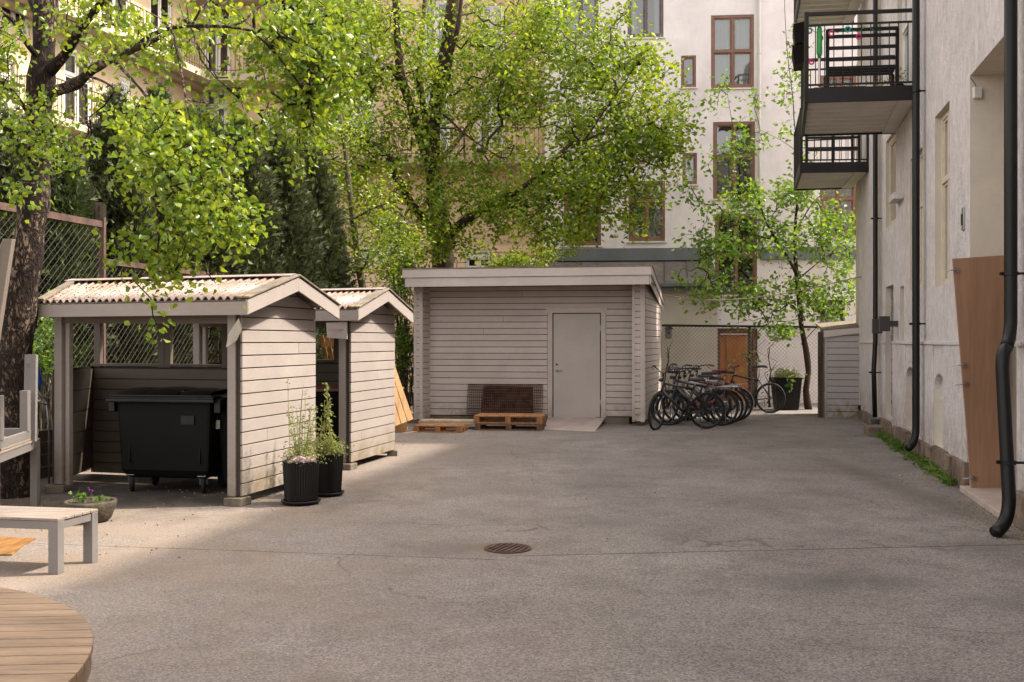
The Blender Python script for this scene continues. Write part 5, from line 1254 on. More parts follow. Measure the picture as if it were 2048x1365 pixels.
m = MB(); m.prism([gp(.3,.02,-.016), gp(1.42,.02,-.016), gp(1.40,.58,-.016), gp(.33,.59,-.016)], n3*.003); build('rust_sheet', m, rustmat('rust_sheet', (.02,.009,.006), (.10,.032,.018)), gr)
# leaning yellow pallet and slats
yp = thing('leaning_pallet', 'tall yellow-orange slatted pallet leaning against the end of the second bin shed', 'pallet', tuple(G(812,858)))
Yl = 16.6
q = [(789,742),(826,836),(790,856),(789,800)]
tp = [P(788,728,Yl+.5), P(793,728,Yl+.5)]
for i in range(4):
    t0, t1 = i/4, (i+.8)/4
    bl_a = P(777,858,Yl-.1).lerp(P(828,838,Yl+.3), t0); bl_b = P(777,858,Yl-.1).lerp(P(828,838,Yl+.3), t1)
    tl_a = P(745,722,Yl+.5).lerp(P(785,716,Yl+.75), t0); tl_b = P(745,722,Yl+.5).lerp(P(785,716,Yl+.75), t1)
    build('slat', MB().prism([bl_a, bl_b, tl_b, tl_a], V(.01,.02,0)), MT['yellowwood'], yp, bevel=.002)
m = MB()
for t in (.12,.5,.88): m.bar(P(777,858,Yl+.02).lerp(P(745,722,Yl+.62), t), P(828,838,Yl+.42).lerp(P(785,716,Yl+.87), t), .07, .03)
build('cross_batten', m, MT['yellowwood'], yp)
yp = thing('slatted_pallet', 'orange slatted pallet seen through the back opening of the farther bin shed', 'pallet', (-3.0,15.9,0))
for i in range(5):
    a_ = P(668+i*11, 745, 15.95+i*.02); c_ = P(643+i*11, 672, 16.1+i*.02); build('slat', MB().bar(a_-UP*.9-(c_-a_)*1.2, c_, .065, .025, V(0,1,0)), MT['yellowwood'], yp)
build('cross_batten', MB().bar(P(645,690,16.0), P(705,683,16.1), .08,.03, V(0,1,0)), MT['yellowwood'], yp)
o = tag(build('loose_stick', MB().bar(G(804,868)+UP*.012, G(834,865)+UP*.012, .025, .02).bar(G(812,866)+UP*.03, G(815,858)+UP*.03, .02,.02), MT['palewood'], origin=tuple(G(815,866))), 'pale splintered stick on the asphalt beside the small low pallet', 'stick')
bs_ = MB().obox(G(792,866)-V(.06,0,0), V(.26,.04,0), V(-.02,.03,.0), V(.02,.03,.34)); o = tag(build('short_board', bs_, MT['yellowwood'], origin=tuple(G(795,866)), bevel=.004), 'short orange offcut propped at the rear corner of the farther bin shed', 'board')

# ================================================================== FURNITURE AT LEFT
tb = thing('round_table', 'large round table with a slatted wooden top', 'table', (-2.62,3.30,0))
TC = V(-2.757, 2.91, .72); TR = 1.42
m = MB(); nsl = 30; pw_ = 2*TR/nsl; ang = R(4)
ex, ey = V(math.cos(ang), math.sin(ang), 0), V(-math.sin(ang), math.cos(ang), 0)
for i in range(nsl):
    y0_ = -TR+i*pw_+.004; y1_ = -TR+(i+1)*pw_-.004; poly = []
    for y in (y0_, y1_):
        x = math.sqrt(max(0, TR*TR-y*y)); poly.append((x, y))
    q = [TC+ex*-poly[0][0]+ey*y0_, TC+ex*poly[0][0]+ey*y0_, TC+ex*poly[1][0]+ey*y1_, TC-ex*poly[1][0]+ey*y1_]
    m.prism([p-UP*.024 for p in q], UP*.024)
build('tabletop', m, MT['deck'], tb, bevel=.003)
m = MB(); n = 96
for k in range(n):
    a0, a1_ = 2*math.pi*k/n, 2*math.pi*(k+1)/n; d0, d1 = V(math.cos(a0),math.sin(a0),0), V(math.cos(a1_),math.sin(a1_),0)
    m.prism([TC+d0*(TR-.006)-UP*.03, TC+d1*(TR-.006)-UP*.03, TC+d1*(TR-.006)-UP*.085, TC+d0*(TR-.006)-UP*.085], d0*-.025)
build('apron', m, MT['deck'], tb)
for a in (45,135,225,315): d0 = V(math.cos(R(a)),math.sin(R(a)),0); build('leg', MB().bar((TC+d0*TR*.8).xy.to_3d(), TC+d0*TR*.8-UP*.03, .07,.07,V(1,0,0)), MT['deck'], tb)

bn = thing('garden_bench', 'low grey garden bench with slatted brown seat above the orange sheet', 'bench', (-3.9,7.8,0))
e1 = V(-.985,.17,0); cr = V(-3.40,7.48,0); dpv = D*.47
Lb = 1.35; zt = .42
m = MB()
for i in range(5): m.obox(cr+D*(.004+i*.094)+UP*(zt-.02)+V(.03,0,0)*0, e1*Lb, D*.088, UP*.02)
build('seat', m, MT['benchslat'], bn, bevel=.003)
m = MB(); z_ = zt-.085; m.obox(cr+UP*z_+D*.01, e1*Lb, D*.04, UP*.062); m.obox(cr+UP*z_+D*.42, e1*Lb, D*.04, UP*.062); m.obox(cr+UP*z_+D*.05-e1*-.01, e1*.04, D*.37, UP*.06); m.obox(cr+UP*z_+D*.05+e1*(Lb-.05), e1*.04, D*.37, UP*.06); build('frame', m, MT['benchmetal'], bn, bevel=.003)
for a_, b_ in ((0,.003),(0,.395),(Lb-.08,.003),(Lb-.08,.395)): build('leg', MB().obox(cr+e1*a_+D*b_, e1*.08, D*.07, UP*(zt-.022)), MT['benchmetal'], bn, bevel=.003)

dt = thing('dining_table', 'tall grey metal-framed garden table with an upturned bench stacked on top', 'table', (-5.3,10,0))
cr = V(-5.03,10.62,0); ev = V(.20,-.98,0).normalized()*1.0; e2 = V(-.98,-.20,0)   # corner, towards camera, to the left
Lt = 1.5; Wt = .9; zt = .72
cr = V(-5.02,10.64,0)
def tp_(a_, b_, z): return cr+ev*a_+e2*b_+UP*z
m = MB(); m.prism([tp_(0,0,zt-.02), tp_(Lt,0,zt-.02), tp_(Lt,Wt,zt-.02), tp_(0,Wt,zt-.02)], UP*.02); build('tabletop', m, MT['benchslat'], dt, bevel=.003)
m = MB(); 
for a_, b_ in (((0,.03),(Lt,.03)),((0,Wt-.03),(Lt,Wt-.03)),((.03,0),(.03,Wt)),((Lt-.03,0),(Lt-.03,Wt))): m.bar(tp_(*a_,zt-.062), tp_(*b_,zt-.062), .045, .08)
build('frame', m, MT['benchmetal'], dt, bevel=.003)
for a_, b_ in ((.04,.04),(Lt-.04,.04),(.04,Wt-.04),(Lt-.04,Wt-.04)): build('leg', MB().bar(tp_(a_,b_,0), tp_(a_,b_,zt-.022), .075,.075,V(1,0,0)), MT['benchmetal'], dt, bevel=.003)
ch = thing('upturned_bench', 'upturned grey garden bench resting on the tall table, its legs pointing up', 'bench', tuple(tp_(.6,.4,zt)))
z_ = zt+.004
m = MB()
for i in range(4): m.bar(tp_(.05,.06+.12*i,z_+.012), tp_(1.35,.06+.12*i,z_+.012), .10, .022)
build('seat', m, MT['benchslat'], ch, bevel=.003)
m = MB(); m.bar(tp_(.02,.03,z_+.065), tp_(1.38,.03,z_+.065), .04, .08); m.bar(tp_(.02,.47,z_+.065), tp_(1.38,.47,z_+.065), .04, .08); m.bar(tp_(.03,.05,z_+.065), tp_(.03,.45,z_+.065), .04, .08); m.bar(tp_(1.36,.05,z_+.065), tp_(1.36,.45,z_+.065), .04, .08)
build('frame', m, MT['benchmetal'], ch, bevel=.003)
for a_, b_ in ((.42,.04),(1.33,.04),(1.33,.45)): build('leg', MB().bar(tp_(a_,b_,z_+.1), tp_(a_,b_,z_+.52), .07,.08,V(1,0,0)), MT['benchmetal'], ch, bevel=.003)
pa = P(63,885,10.35); pb = P(60,709,10.4)
bl = thing('upended_chair', 'upended grey chair whose long back rails stick up beside the birch trunk', 'chair', tuple(pa))
build('post', MB().bar(P(66,884,10.35), P(68,710,10.42), .065, .05, V(0,1,0)), MT['benchmetal'], bl, bevel=.003); build('post', MB().bar(P(54,862,10.40), P(57,710,10.50), .06, .05, V(0,1,0)), MT['benchmetal'], bl, bevel=.003); build('slat', MB().bar(P(54,722,10.46), P(68,722,10.42), .02,.06), MT['benchmetal'], bl)
lp = thing('slanted_board', 'pale grey board leaning against the birch trunk', 'board', (-5.6,9.6,0))
Yp = 9.9; build('panel', MB().prism([P(24,478,Yp+.3), P(5,478,Yp+.3), P(-60,640,Yp), P(-60,730,Yp), P(-10,700,Yp)], V(.02,.04,0)), MT['paint_in'], lp, bevel=.004)
p0 = P(-34,690,Yp+.02); build('prop_leg', MB().bar(p0, V(p0.x-.15,p0.y-.1,.0), .06, .04), MT['paint_in'], lp)
ob = tag(build('orange_sheet', MB().prism([G(-40,1076), G(72,1079), G(48,1092), G(24,1112), G(-60,1112)], UP*.012), MT['mat'], origin=tuple(G(20,1095))), 'thin orange plywood sheet lying on the asphalt under the low bench', 'sheet')
bu = thing('blue_tarp_roll', 'blue plastic bundle on grey tubing wedged between birch and bin shed', 'bundle', tuple(P(74,770,11.7)))
m = MB(); q = [P(74,733,11.7), P(71,748,11.7), P(76,765,11.68), P(74,782,11.7)]; m.tube(q, [.02,.055,.05,.03], 10); build('bundle', m, MT['blue'], bu, smooth=True)
m = MB(); m.tube([P(70,770,11.66), P(80,790,11.6), P(98,803,11.7)], .012, 8); m.tube([P(70,778,11.66), P(84,806,11.6), P(98,812,11.7)], .012, 8); m.tube([P(72,800,11.7), P(92,806,11.66), P(98,850,11.7), V(P(98,850,11.7).x,11.7,0)], .012, 8); build('tubing', m, MT['steel'], bu, smooth=True)

# stone bowl
c_ = G(181,1043); sb = thing('stone_bowl', 'shallow mossy stone bowl planted with seedlings in front of the nearer bin shed', 'planter', (c_.x,c_.y,0))
build('bowl', MB().lathe([(0,0),(.15,0),(.19,.03),(.235,.15),(.245,.19),(.235,.205),(.21,.20),(.20,.17),(0,.165)], c_, 40), M('mossy_stone', (.11,.09,.065), .95, .35, 5, 40, bmp=.8, bd=.01, spots=.8, spotcol=(.10,.11,.05)), sb, smooth=True)
rs = np.random.RandomState(8)
sl = MB().lathe([(0,.185),(.205,.18)], c_, 24); build('soil', sl, MT['soil'], sb)
q = np.array(c_)+np.concatenate([rs.normal(size=(26,3))*[.04,.05,.02]+[-.09,0,.23], rs.normal(size=(14,3))*[.04,.04,.01]+[.08,0,.21]]); leaf_mesh('seedlings', q, .055, .038, MT['weed'], sb, rs, -.3)
leaf_mesh('violet_flowers', np.array(c_)+rs.normal(size=(7,3))*[.015,.02,.03]+[.0,0,.28], .028, .028, MT['purple'], sb, rs, 0)

# black ribbed pots
def flower_pot(px, py, R0, R1, H, label, seed):
    c_ = G(px, py); c_ = V(c_.x, c_.y+R0, 0); o = thing('flower_pot', label, 'planter', tuple(c_), group='black ribbed flower pots by the nearer bin shed')
    m = MB(); m.lathe([(R0*.97,.035),(R0,.05),(R1,H-.015),(R1+.002,H)], c_, 88, -.007); m.lathe([(R1-.004,H),(R1-.016,H+.004),(R1-.03,H-.02),(R1-.05,H-.05)], c_, 44); build('pot', m, MT['pot'], o)
    build('saucer', MB().lathe([(0,.0),(R0+.0,.0),(R0+.035,.03),(R0+.035,.045),(R0+.02,.045),(R0+.01,.02)], c_, 44), MT['pot'], o, smooth=True)
    build('soil', MB().lathe([(0,H-.04),(R1-.02,H-.045)], c_, 24), MT['soil'], o)
    return o, c_
pA, cA = flower_pot(595, 1013, .175, .195, .46, 'front ribbed black pot with pink-white flowers and tall thin stems beside the shed gable', 1)
pB, cB = flower_pot(651, 995, .15, .175, .47, 'rear ribbed black pot with a tall leafy yellow-green shoot, half behind the front pot', 2)
rs = np.random.RandomState(12)
def stems(parent, c, n, h0, h1, spread, mt='herb', leaf=.03, dens=60, lean=(0,0)):
    m = MB(); pts = []
    for i in range(n):
        a = rs.uniform(0, 6.28); r_ = rs.uniform(0,.11); b = c+V(math.cos(a)*r_, math.sin(a)*r_, 0); h = rs.uniform(h0,h1); e = b+V(math.cos(a)*spread*rs.uniform(.2,1)+lean[0], math.sin(a)*spread*rs.uniform(.2,1)+lean[1], h)
        mid = b.lerp(e,.5)+V(rs.normal()*.02, rs.normal()*.02, .03); ln = bend(b, mid, e, 6); m.tube(ln, [.004,.0038,.0035,.003,.0028,.0025,.002,.0018][:len(ln)], 5)
        for k in range(int(dens*h)):
            t = rs.uniform(.05,1)**1.3; j = min(len(ln)-2, int(t*(len(ln)-1))); q = Vector(ln[j]).lerp(Vector(ln[j+1]), t*(len(ln)-1)-j); pts.append((q.x+rs.normal()*.018, q.y+rs.normal()*.018, q.z+rs.normal()*.01))
    build('stem', m, MT['herb'], parent, smooth=True); leaf_mesh('leaves', np.array(pts), leaf, leaf*.5, MT[mt], parent, rs, -.2)
HA = .43
stems(pA, cA+UP*HA, 16, .25, .66, .20, 'herb', .032, 95)
stems(pA, cA+UP*HA+V(-.05,0,0), 4, .75, .92, .05, 'herb', .026, 22)
q = np.array(cA)+rs.normal(size=(900,3))*[.085,.085,.055]+[0,0,HA+.08]; leaf_mesh('undergrowth', q, .034, .016, MT['herb'], pA, rs, -.2)
q = []
for i in range(12):
    a = rs.uniform(-2.9,-.1); cc = np.array(cA)+[math.cos(a)*.16*rs.uniform(.6,1.05), math.sin(a)*.16, HA+.035+rs.uniform(0,.05)]; q.append(cc+rs.normal(size=(70,3))*[.022,.02,.014])
leaf_mesh('flowers', np.concatenate(q), .018, .018, MT['flower'], pA, rs, -.3, 'quad')
stems(pB, cB+UP*.43, 2, .8, .95, .02, 'herb', .046, 80, (-.07,0)); stems(pB, cB+UP*.43+V(-.05,0,0), 5, .35, .7, .05, 'herb', .04, 90); stems(pB, cB+UP*.43+V(.0,0,0), 12, .12, .3, .16, 'herb', .036, 110)
q = np.array(cB)+rs.normal(size=(1100,3))*[.085,.085,.05]+[0,0,.51]; leaf_mesh('undergrowth', q, .034, .02, MT['herb'], pB, rs, -.2)

# drain grate
c_ = G(1015,1098); dg = thing('drain_grate', 'round slotted cast-iron drain grate set in the asphalt', 'drain', (c_.x,c_.y,0))
build('frame', MB().lathe([(.20,.004),(.20,.010),(.175,.010),(.17,.004),(.17,.002)], c_, 40), MT['rust'], dg)
build('pit', MB().lathe([(0,.004),(.172,.004)], c_, 40), MT['room'], dg)
m = MB()
for i in range(-3,4):
    y = i*.046; x = math.sqrt(max(0,.172**2-y*y)); d_ = V(math.cos(1.15),math.sin(1.15),0); q_ = V(-math.sin(1.15),math.cos(1.15),0); m.bar(c_+q_*y-d_*x+UP*.009, c_+q_*y+d_*x+UP*.009, .02, .008)
build('bars', m, MT['grate'], dg)

# ================================================================== TREES
def PP(lst): return [P(a, b, c) for a, b, c in lst]
# --- birch at the left
rs = np.random.RandomState(21)
bt_ = thing('birch_tree', 'birch with dark plated trunk, its bright sprays hanging over the nearer bin shed', 'tree', (-5.55,11.2,0))
limbs = [
 ([V(-5.62,11.3,-.1)]+PP([(20,800,11.3),(32,700,11.3),(42,600,11.25),(58,480,11.2),(70,380,11.2),(76,280,11.15),(80,190,11.1),(88,90,11.1),(94,-20,11.1),(98,-200,11.1),(100,-420,11.1)]), .225, .09),
 (PP([(84,190,11.1),(118,180,10.8),(152,168,10.5),(185,140,10.1),(225,118,9.7),(262,102,9.3),(300,85,8.9),(345,62,8.6)]), .075, .018),
 (PP([(92,150,11.1),(130,110,10.9),(165,50,10.7),(205,5,10.4),(250,-50,10.1)]), .07, .03),
 (PP([(262,102,9.3),(300,72,9.0),(345,56,8.8),(400,52,8.6),(460,54,8.5),(505,62,8.5),(540,95,8.6),(570,130,8.8),(600,170,9.0)]), .024, .008),
 (PP([(460,54,8.5),(490,42,8.7),(505,25,8.9),(560,-10,9.2)]), .012, .006),
 (PP([(380,52,8.7),(395,90,8.6),(402,120,8.5),(430,155,8.4),(455,175,8.3)]), .010, .005),
 (PP([(345,62,8.6),(360,130,8.3),(372,200,8.1),(385,260,8.0),(400,330,7.9),(410,400,7.9)]), .014, .005),
 (PP([(225,118,9.7),(255,150,9.1),(290,190,8.5),(320,240,8.1),(335,310,7.9),(345,380,7.8)]), .02, .006),
 (PP([(84,260,11.1),(60,230,10.9),(30,190,10.6),(-10,150,10.3)]), .04, .015),
 (PP([(88,130,11.1),(55,90,10.9),(25,40,10.7),(0,20,10.5)]), .045, .015),
 (PP([(90,60,11.1),(70,20,11.2),(45,-40,11.3)]), .05, .03),
 (PP([(70,330,11.1),(85,318,10.9),(105,305,10.5),(130,290,10.1)]), .03, .01),
 (PP([(165,150,10.4),(210,165,9.6),(250,200,9.0),(270,260,8.5),(262,330,8.2)]), .016, .006),
]
bl_ = [
 (360,235,8.4,110,50,.8,60), (400,330,8.0,125,105,.7,210), (330,300,8.2,100,100,.7,110), (445,425,7.9,75,75,.5,95), (375,480,7.9,85,60,.5,65), (250,500,7.7,35,50,.3,12), (330,535,7.8,60,22,.3,14),
 (300,75,9.2,120,60,.9,36), (190,130,9.8,90,70,.9,20), (30,90,10.2,70,110,.6,70), (60,270,10.0,70,60,.5,45), (200,20,10.4,110,50,.7,50), (40,350,10.0,60,30,.5,12), (160,310,9.6,60,40,.5,14), (130,210,10.0,90,40,.5,26),
 (570,60,9.2,100,80,.9,210), (625,150,9.3,65,110,.7,190), (590,230,9.2,45,80,.7,60), (470,110,8.8,70,50,.6,16), (480,230,8.4,40,60,.5,16), (650,40,9.6,60,70,.7,90), (430,25,9.0,80,40,.7,36), (520,170,8.8,40,80,.5,22),
]
att = blob_points(bl_, rs)
# a single thin sprig hanging in front of the shed roof
sprig = np.array([tuple(p) for p in PP([(262,560,7.6),(280,575,7.55),(298,600,7.5),(306,630,7.5),(304,655,7.5),(312,645,7.5),(430,560,7.7),(440,575,7.7)])])
att = np.concatenate([att, sprig])
tree(bt_, limbs, att, MT['leafbirch'], MT['birch'], rs, .066, .050, per=7, spread=.08, hang=.62, tip=.0028, step=.16, droop=.06)

# --- big multi-stemmed tree behind the store shed
rs = np.random.RandomState(31)
mt_ = thing('maple_tree', 'big many-limbed tree with fresh green crown rising behind the store shed', 'tree', (-1.74,25,0))
Yt = 25
limbs = [
 ([V(-1.74,25.2,-.1)]+PP([(886,640,25),(886,540,25),(884,480,25),(878,420,25),(868,360,25),(862,300,24.8),(868,230,24.8),(884,160,24.6),(895,90,24.5),(905,20,24.4),(915,-80,24.3),(920,-220,24.2)]), .37, .11),
 (PP([(880,470,25),(840,430,24.6),(810,390,24.3),(790,350,24),(782,320,23.9),(745,290,23.7),(705,262,23.6),(672,235,23.5)]), .15, .05),
 (PP([(862,340,25),(840,270,24.6),(820,210,24.3),(802,150,24.1),(795,90,24),(792,20,23.9),(785,-80,23.8)]), .15, .06),
 (PP([(895,480,25),(915,455,24.5),(950,430,24.1),(1000,405,23.6),(1050,372,23.2),(1085,345,22.9),(1110,318,22.8),(1145,285,22.7)]), .15, .045),
 (PP([(985,412,23.7),(1050,415,23.3),(1110,395,23),(1180,370,22.8),(1250,350,22.7)]), .05, .02),
 (PP([(862,300,24.8),(850,230,25),(838,160,25.1),(842,90,25.3),(850,0,25.5)]), .12, .05),
 (PP([(884,160,24.6),(900,110,24.2),(915,60,23.9),(925,-20,23.8)]), .08, .04),
 (PP([(805,170,24.1),(770,130,24.3),(745,185,24),(725,140,23.9),(715,90,23.8),(700,20,23.7)]), .06, .03),
 (PP([(868,260,24.8),(880,225,24),(925,265,23.6),(975,300,23.4),(1010,320,23.2)]), .045, .015),
 (PP([(872,330,24.9),(900,300,25.6),(940,250,26),(990,190,26),(1040,120,25.8),(1080,40,25.5)]), .08, .03),
 (PP([(1110,318,22.8),(1170,280,22.6),(1230,260,22.5),(1300,250,22.6)]), .035, .012),
 (PP([(1170,280,22.6),(1210,220,22.5),(1260,150,22.6),(1290,90,22.7)]), .025, .01),
 (PP([(700,262,23.6),(640,255,23.6),(600,230,23.7)]), .035,.015),
]
bl_ = [
 (760,70,24.2,150,110,1.8,300), (880,90,25,130,120,2.0,230), (1010,90,25,130,120,1.9,330), (690,200,23.8,120,110,1.4,230), (820,230,24.4,120,110,1.6,170), (960,240,24.6,120,110,1.7,230),
 (1110,180,24,120,120,1.5,330), (1250,220,23,100,110,1.1,250), (1310,265,22.8,75,65,.8,110), (1160,330,23,130,90,1.1,270), (1270,340,22.8,90,70,.8,110), (1080,430,23,120,70,1,200), (1190,440,22.9,90,50,.8,85), (1010,380,23.6,90,80,1,120),
 (800,380,24,110,90,1.3,130), (900,420,24,90,80,1,95), (720,330,23.8,90,80,1.1,110), (860,485,23.8,110,40,.8,80), (1290,120,22.9,60,55,.6,70), (1120,60,24,90,90,1.3,150), (1190,110,23.6,80,80,1.0,90), (620,120,24,80,110,1.2,120), (1350,260,22.8,45,40,.5,30), (1230,60,23.4,50,60,.6,30), (1330,190,22.9,50,70,.6,40),
]
att = blob_points(bl_, rs)
tree(mt_, limbs, att, MT['leafmid'], MT['bark'], rs, .125, .070, per=9.2, spread=.15, hang=.45, tip=.0040, step=.3, trunk_idx=1)

# --- thin tree between the conifers and the big tree
rs = np.random.RandomState(41)
tt_ = thing('thin_tree', 'slender leaning grey-green stemmed tree between the dark hedge and the big tree', 'tree', (-3.2,21.5,0))
limbs = [
 ([V(-3.15,21.5,0)]+PP([(735,640,21.5),(722,560,21.5),(712,490,21.5),(703,410,21.5),(694,340,21.5),(688,280,21.5),(678,225,21.5),(672,150,21.5)]), .12, .04),
 (PP([(712,500,21.5),(690,480,21.3),(655,470,21.1),(625,465,21)]), .035, .015),
 (PP([(706,440,21.5),(740,420,21.2),(780,405,21)]), .03, .012),
 (PP([(693,330,21.5),(665,318,21.3),(635,322,21.1),(610,312,21)]), .03, .012),
 (PP([(722,580,21.5),(700,570,21.3),(680,590,21.2),(670,560,21.2)]), .02,.01),
]
bl_ = [(690,250,21.5,70,70,.9,55), (650,330,21.2,60,60,.8,50), (740,400,21.2,70,60,.8,65), (660,440,21.1,60,60,.7,60), (750,500,21,60,50,.7,55), (690,520,21.2,60,40,.6,30), (610,270,21.3,50,50,.6,35), (790,460,21,50,50,.6,45)]
tree(tt_, limbs, blob_points(bl_, rs), MT['leafmid'], MT['barkg'], rs, .085, .05, per=12, spread=.17, hang=.4, tip=.004, step=.25)

# --- young tree by the fence at the right
rs = np.random.RandomState(51)
rt_ = thing('young_tree', 'young airy tree with one curved thin trunk at the wire fence, under the second balcony', 'tree', (7.55,25.6,0))
Yr = 25.4
limbs = [
 ([V(7.60,25.6,-.05)]+PP([(1612,780,25.5),(1617,745,25.5),(1612,700,25.5),(1603,655,25.4),(1598,600,25.4),(1592,540,25.3),(1590,480,25.3),(1592,430,25.2),(1598,380,25.2)]), .095, .03),
 (PP([(1592,545,25.3),(1575,515,25),(1555,485,24.7),(1535,450,24.5),(1520,410,24.3),(1512,370,24.2)]), .045, .015),
 (PP([(1520,410,24.3),(1500,370,24.1),(1480,320,24),(1465,250,23.9),(1455,190,23.9)]), .012, .005),
 (PP([(1598,380,25.2),(1600,320,25),(1590,260,24.6),(1585,190,24.3),(1575,110,24.1),(1570,30,24),(1568,-40,24)]), .018, .005),
 (PP([(1590,470,25.3),(1610,430,25.1),(1630,400,25),(1650,385,24.9)]), .022, .008),
 (PP([(1595,560,25.3),(1625,535,25.4),(1660,510,25.5),(1700,500,25.6)]), .022, .008),
 (PP([(1602,640,25.4),(1590,615,25.1),(1560,600,24.8),(1520,600,24.5)]), .018, .007),
 (PP([(1590,300,24.7),(1560,280,24.5),(1520,260,24.3)]), .008, .004),
 (PP([(1555,485,24.7),(1510,470,24.4),(1460,480,24.1),(1400,520,23.9)]), .02, .006),
 (PP([(1602,690,25.4),(1650,640,25.3),(1700,620,25.3)]), .012, .006),
]
bl_ = [
 (1500,400,24.4,90,50,.8,100), (1580,380,24.9,80,50,.8,85), (1650,450,25.2,75,80,.8,150), (1560,470,24.8,90,60,.8,130), (1450,480,24.2,90,50,.7,110), (1400,550,24,55,40,.5,50), (1480,590,24.4,100,35,.6,100), (1580,600,25,90,60,.7,130), (1670,560,25.4,60,80,.7,110), (1540,650,24.6,80,25,.4,40),
 (1450,300,24,70,60,.5,50), (1390,400,24,50,50,.4,25), (1530,240,24.3,60,70,.5,16), (1580,200,24.3,35,160,.4,30), (1455,205,23.9,40,50,.3,16), (1600,330,25,50,50,.5,20), (1660,620,25.4,50,40,.5,40), (1500,700,24.8,50,20,.3,8)]
tree(rt_, limbs, blob_points(bl_, rs), MT['leafright'], MT['bark'], rs, .135, .078, per=5, spread=.12, hang=.35, tip=.0034, step=.25, droop=-.02)

# --- columnar conifers along the left fence
def conifer(px, top, hw, Y, base, seed, label, mt='conifer', n=21000, zb=.0, bare=.0, L_=.15, grp='dark columnar conifers along the rusty fence'):
    rs = np.random.RandomState(seed); zt = HC+(682.5-top)/F*Y; X = (px-1024)/F*Y; R0 = hw/F*Y; o = thing('conifer', label, 'tree', (X,Y,zb), group=grp)
    H = zt-zb; m = MB(); m.tube([(X,Y,zb-.1),(X+.05,Y,zb+H*.5),(X,Y,zt-.2)], [.10,.07,.01], 8)
    for k in range(10):
        a = rs.uniform(0,6.28); z = zb+.3+H*.06*k; m.tube([(X,Y,z),(X+math.cos(a)*R0*.5,Y+math.sin(a)*R0*.5,z+.35),(X+math.cos(a)*R0*.7,Y+math.sin(a)*R0*.7,z+.9)], [.03,.018,.006], 5)
    build('trunk', m, MT['bark'], o, smooth=True)
    # clumps -> sprays
    nc = 420; t = rs.uniform(0,1,nc)**.9; a = rs.uniform(0,6.283,nc); z = zb+bare+(H-bare)*t; prof = np.clip(np.sin(np.pi*np.clip(.12+t*.88,0,1)**.8)**.55, 0, 1)*np.where(t > .9, (1-t)/.1*.9+.1, 1)
    rr = R0*prof*rs.uniform(.72,1.12,nc); cen = np.stack([X+np.cos(a)*rr, Y+np.sin(a)*rr, z], 1); out = np.stack([np.cos(a), np.sin(a), np.full(nc,.9)], 1); out /= np.linalg.norm(out,axis=1)[:,None]
    i = rs.randint(0,nc,n); p = cen[i]+rs.normal(size=(n,3))*[.10,.10,.16]*max(.8,R0); p -= out[i]*abs(rs.normal(size=n))[:,None]*.12
    # inner fill so the column is dense
    k = n//4; t2 = rs.uniform(0,1,k); a2 = rs.uniform(0,6.283,k); r2 = R0*.62*np.sqrt(rs.uniform(0,1,k))*np.where(t2>.85,(1-t2)/.15,1); p2 = np.stack([X+np.cos(a2)*r2, Y+np.sin(a2)*r2, zb+bare+(H-bare)*t2],1)
    d = np.concatenate([out[i], np.stack([np.cos(a2),np.sin(a2),np.full(k,.8)],1)])
    leaf_mesh('foliage', np.concatenate([p,p2]), L_, L_*.42, MT[mt], o, rs, 0., 'spray', .15, dirs=d)
    return o
conifer(232,200,76,15.9,0,61,'broad dark conifer beside the old plank screen, mostly veiled by birch leaves', zb=0, bare=.9)
conifer(318,200,74,16.7,0,62,'second dark conifer of the row, directly behind the hanging birch sprays', bare=.9)
conifer(400,235,78,17.5,0,63,'middle dark conifer of the row, behind the ridge of the nearer bin shed', bare=.9)
conifer(478,250,78,18.4,0,64,'dark conifer of the row whose tip just clears the birch sprays', bare=.9)
conifer(552,268,86,19.5,0,65,'dark conifer with pointed top, last but one in the row', bare=.8)
conifer(618,296,76,20.6,0,66,'last dark conifer of the row, beside the slender leaning tree', bare=.5)
conifer(128,300,62,15.0,0,67,'lighter green conifer behind the wire mesh between birch trunk and plank screen', 'conifer2', 12000, bare=.6)
conifer(18,250,66,14.6,0,68,'dark conifer behind the rusty rail and the birch trunk, beyond the slanted board', bare=.5)

# --- bushes
def bush(blobs, label, seed, loc, per=22, leaf=.07, mt='leafbush', cat='bush', name='bush', stemsn=8):
    rs = np.random.RandomState(seed); o = thing(name, label, cat, loc); att = blob_points(blobs, rs); m = MB()
    for i in rs.randint(0,len(att),stemsn*4):
        e = att[i]; b = np.array(loc)+[rs.normal()*.15, rs.normal()*.15, 0]; mid = (b+e)/2+[rs.normal()*.1,rs.normal()*.1,.15]; m.tube(bend(b,mid,e,5), [.02,.016,.013,.01,.008,.005][:6]+[.004]*0 if False else [.018-.0025*k for k in range(6)], 5, cap=False)
    build('stems', m, MT['barkg'], o, smooth=True)
    pos = att[rs.randint(0,len(att),len(att)*per)]+rs.normal(size=(len(att)*per,3))*.11
    leaf_mesh('foliage', pos, leaf, leaf*.6, MT[mt], o, rs, .3); return o
bush([(800,560,22.5,45,60,.7,90),(815,640,22.5,35,90,.7,90),(790,480,22.6,50,40,.6,50),(800,760,22.5,40,50,.6,60)], 'bright green leafy bush filling the gap between the farther bin shed and the store shed', 71, (-2.45,22.5,0))
bush([(1040,520,25.6,60,18,.5,60),(1000,530,25.6,40,12,.4,30),(1085,505,25.8,30,14,.4,25)], 'yellow-green bush top showing just above the store shed roof', 72, (.1,25.6,0), mt='leafmid')
bush([(350,700,17.8,90,40,.5,34),(240,700,17.0,40,40,.4,10),(430,690,18.4,60,30,.4,24)], 'light green undergrowth seen through the back opening of the nearer bin shed', 73, (-5.9,17.6,0), stemsn=14)
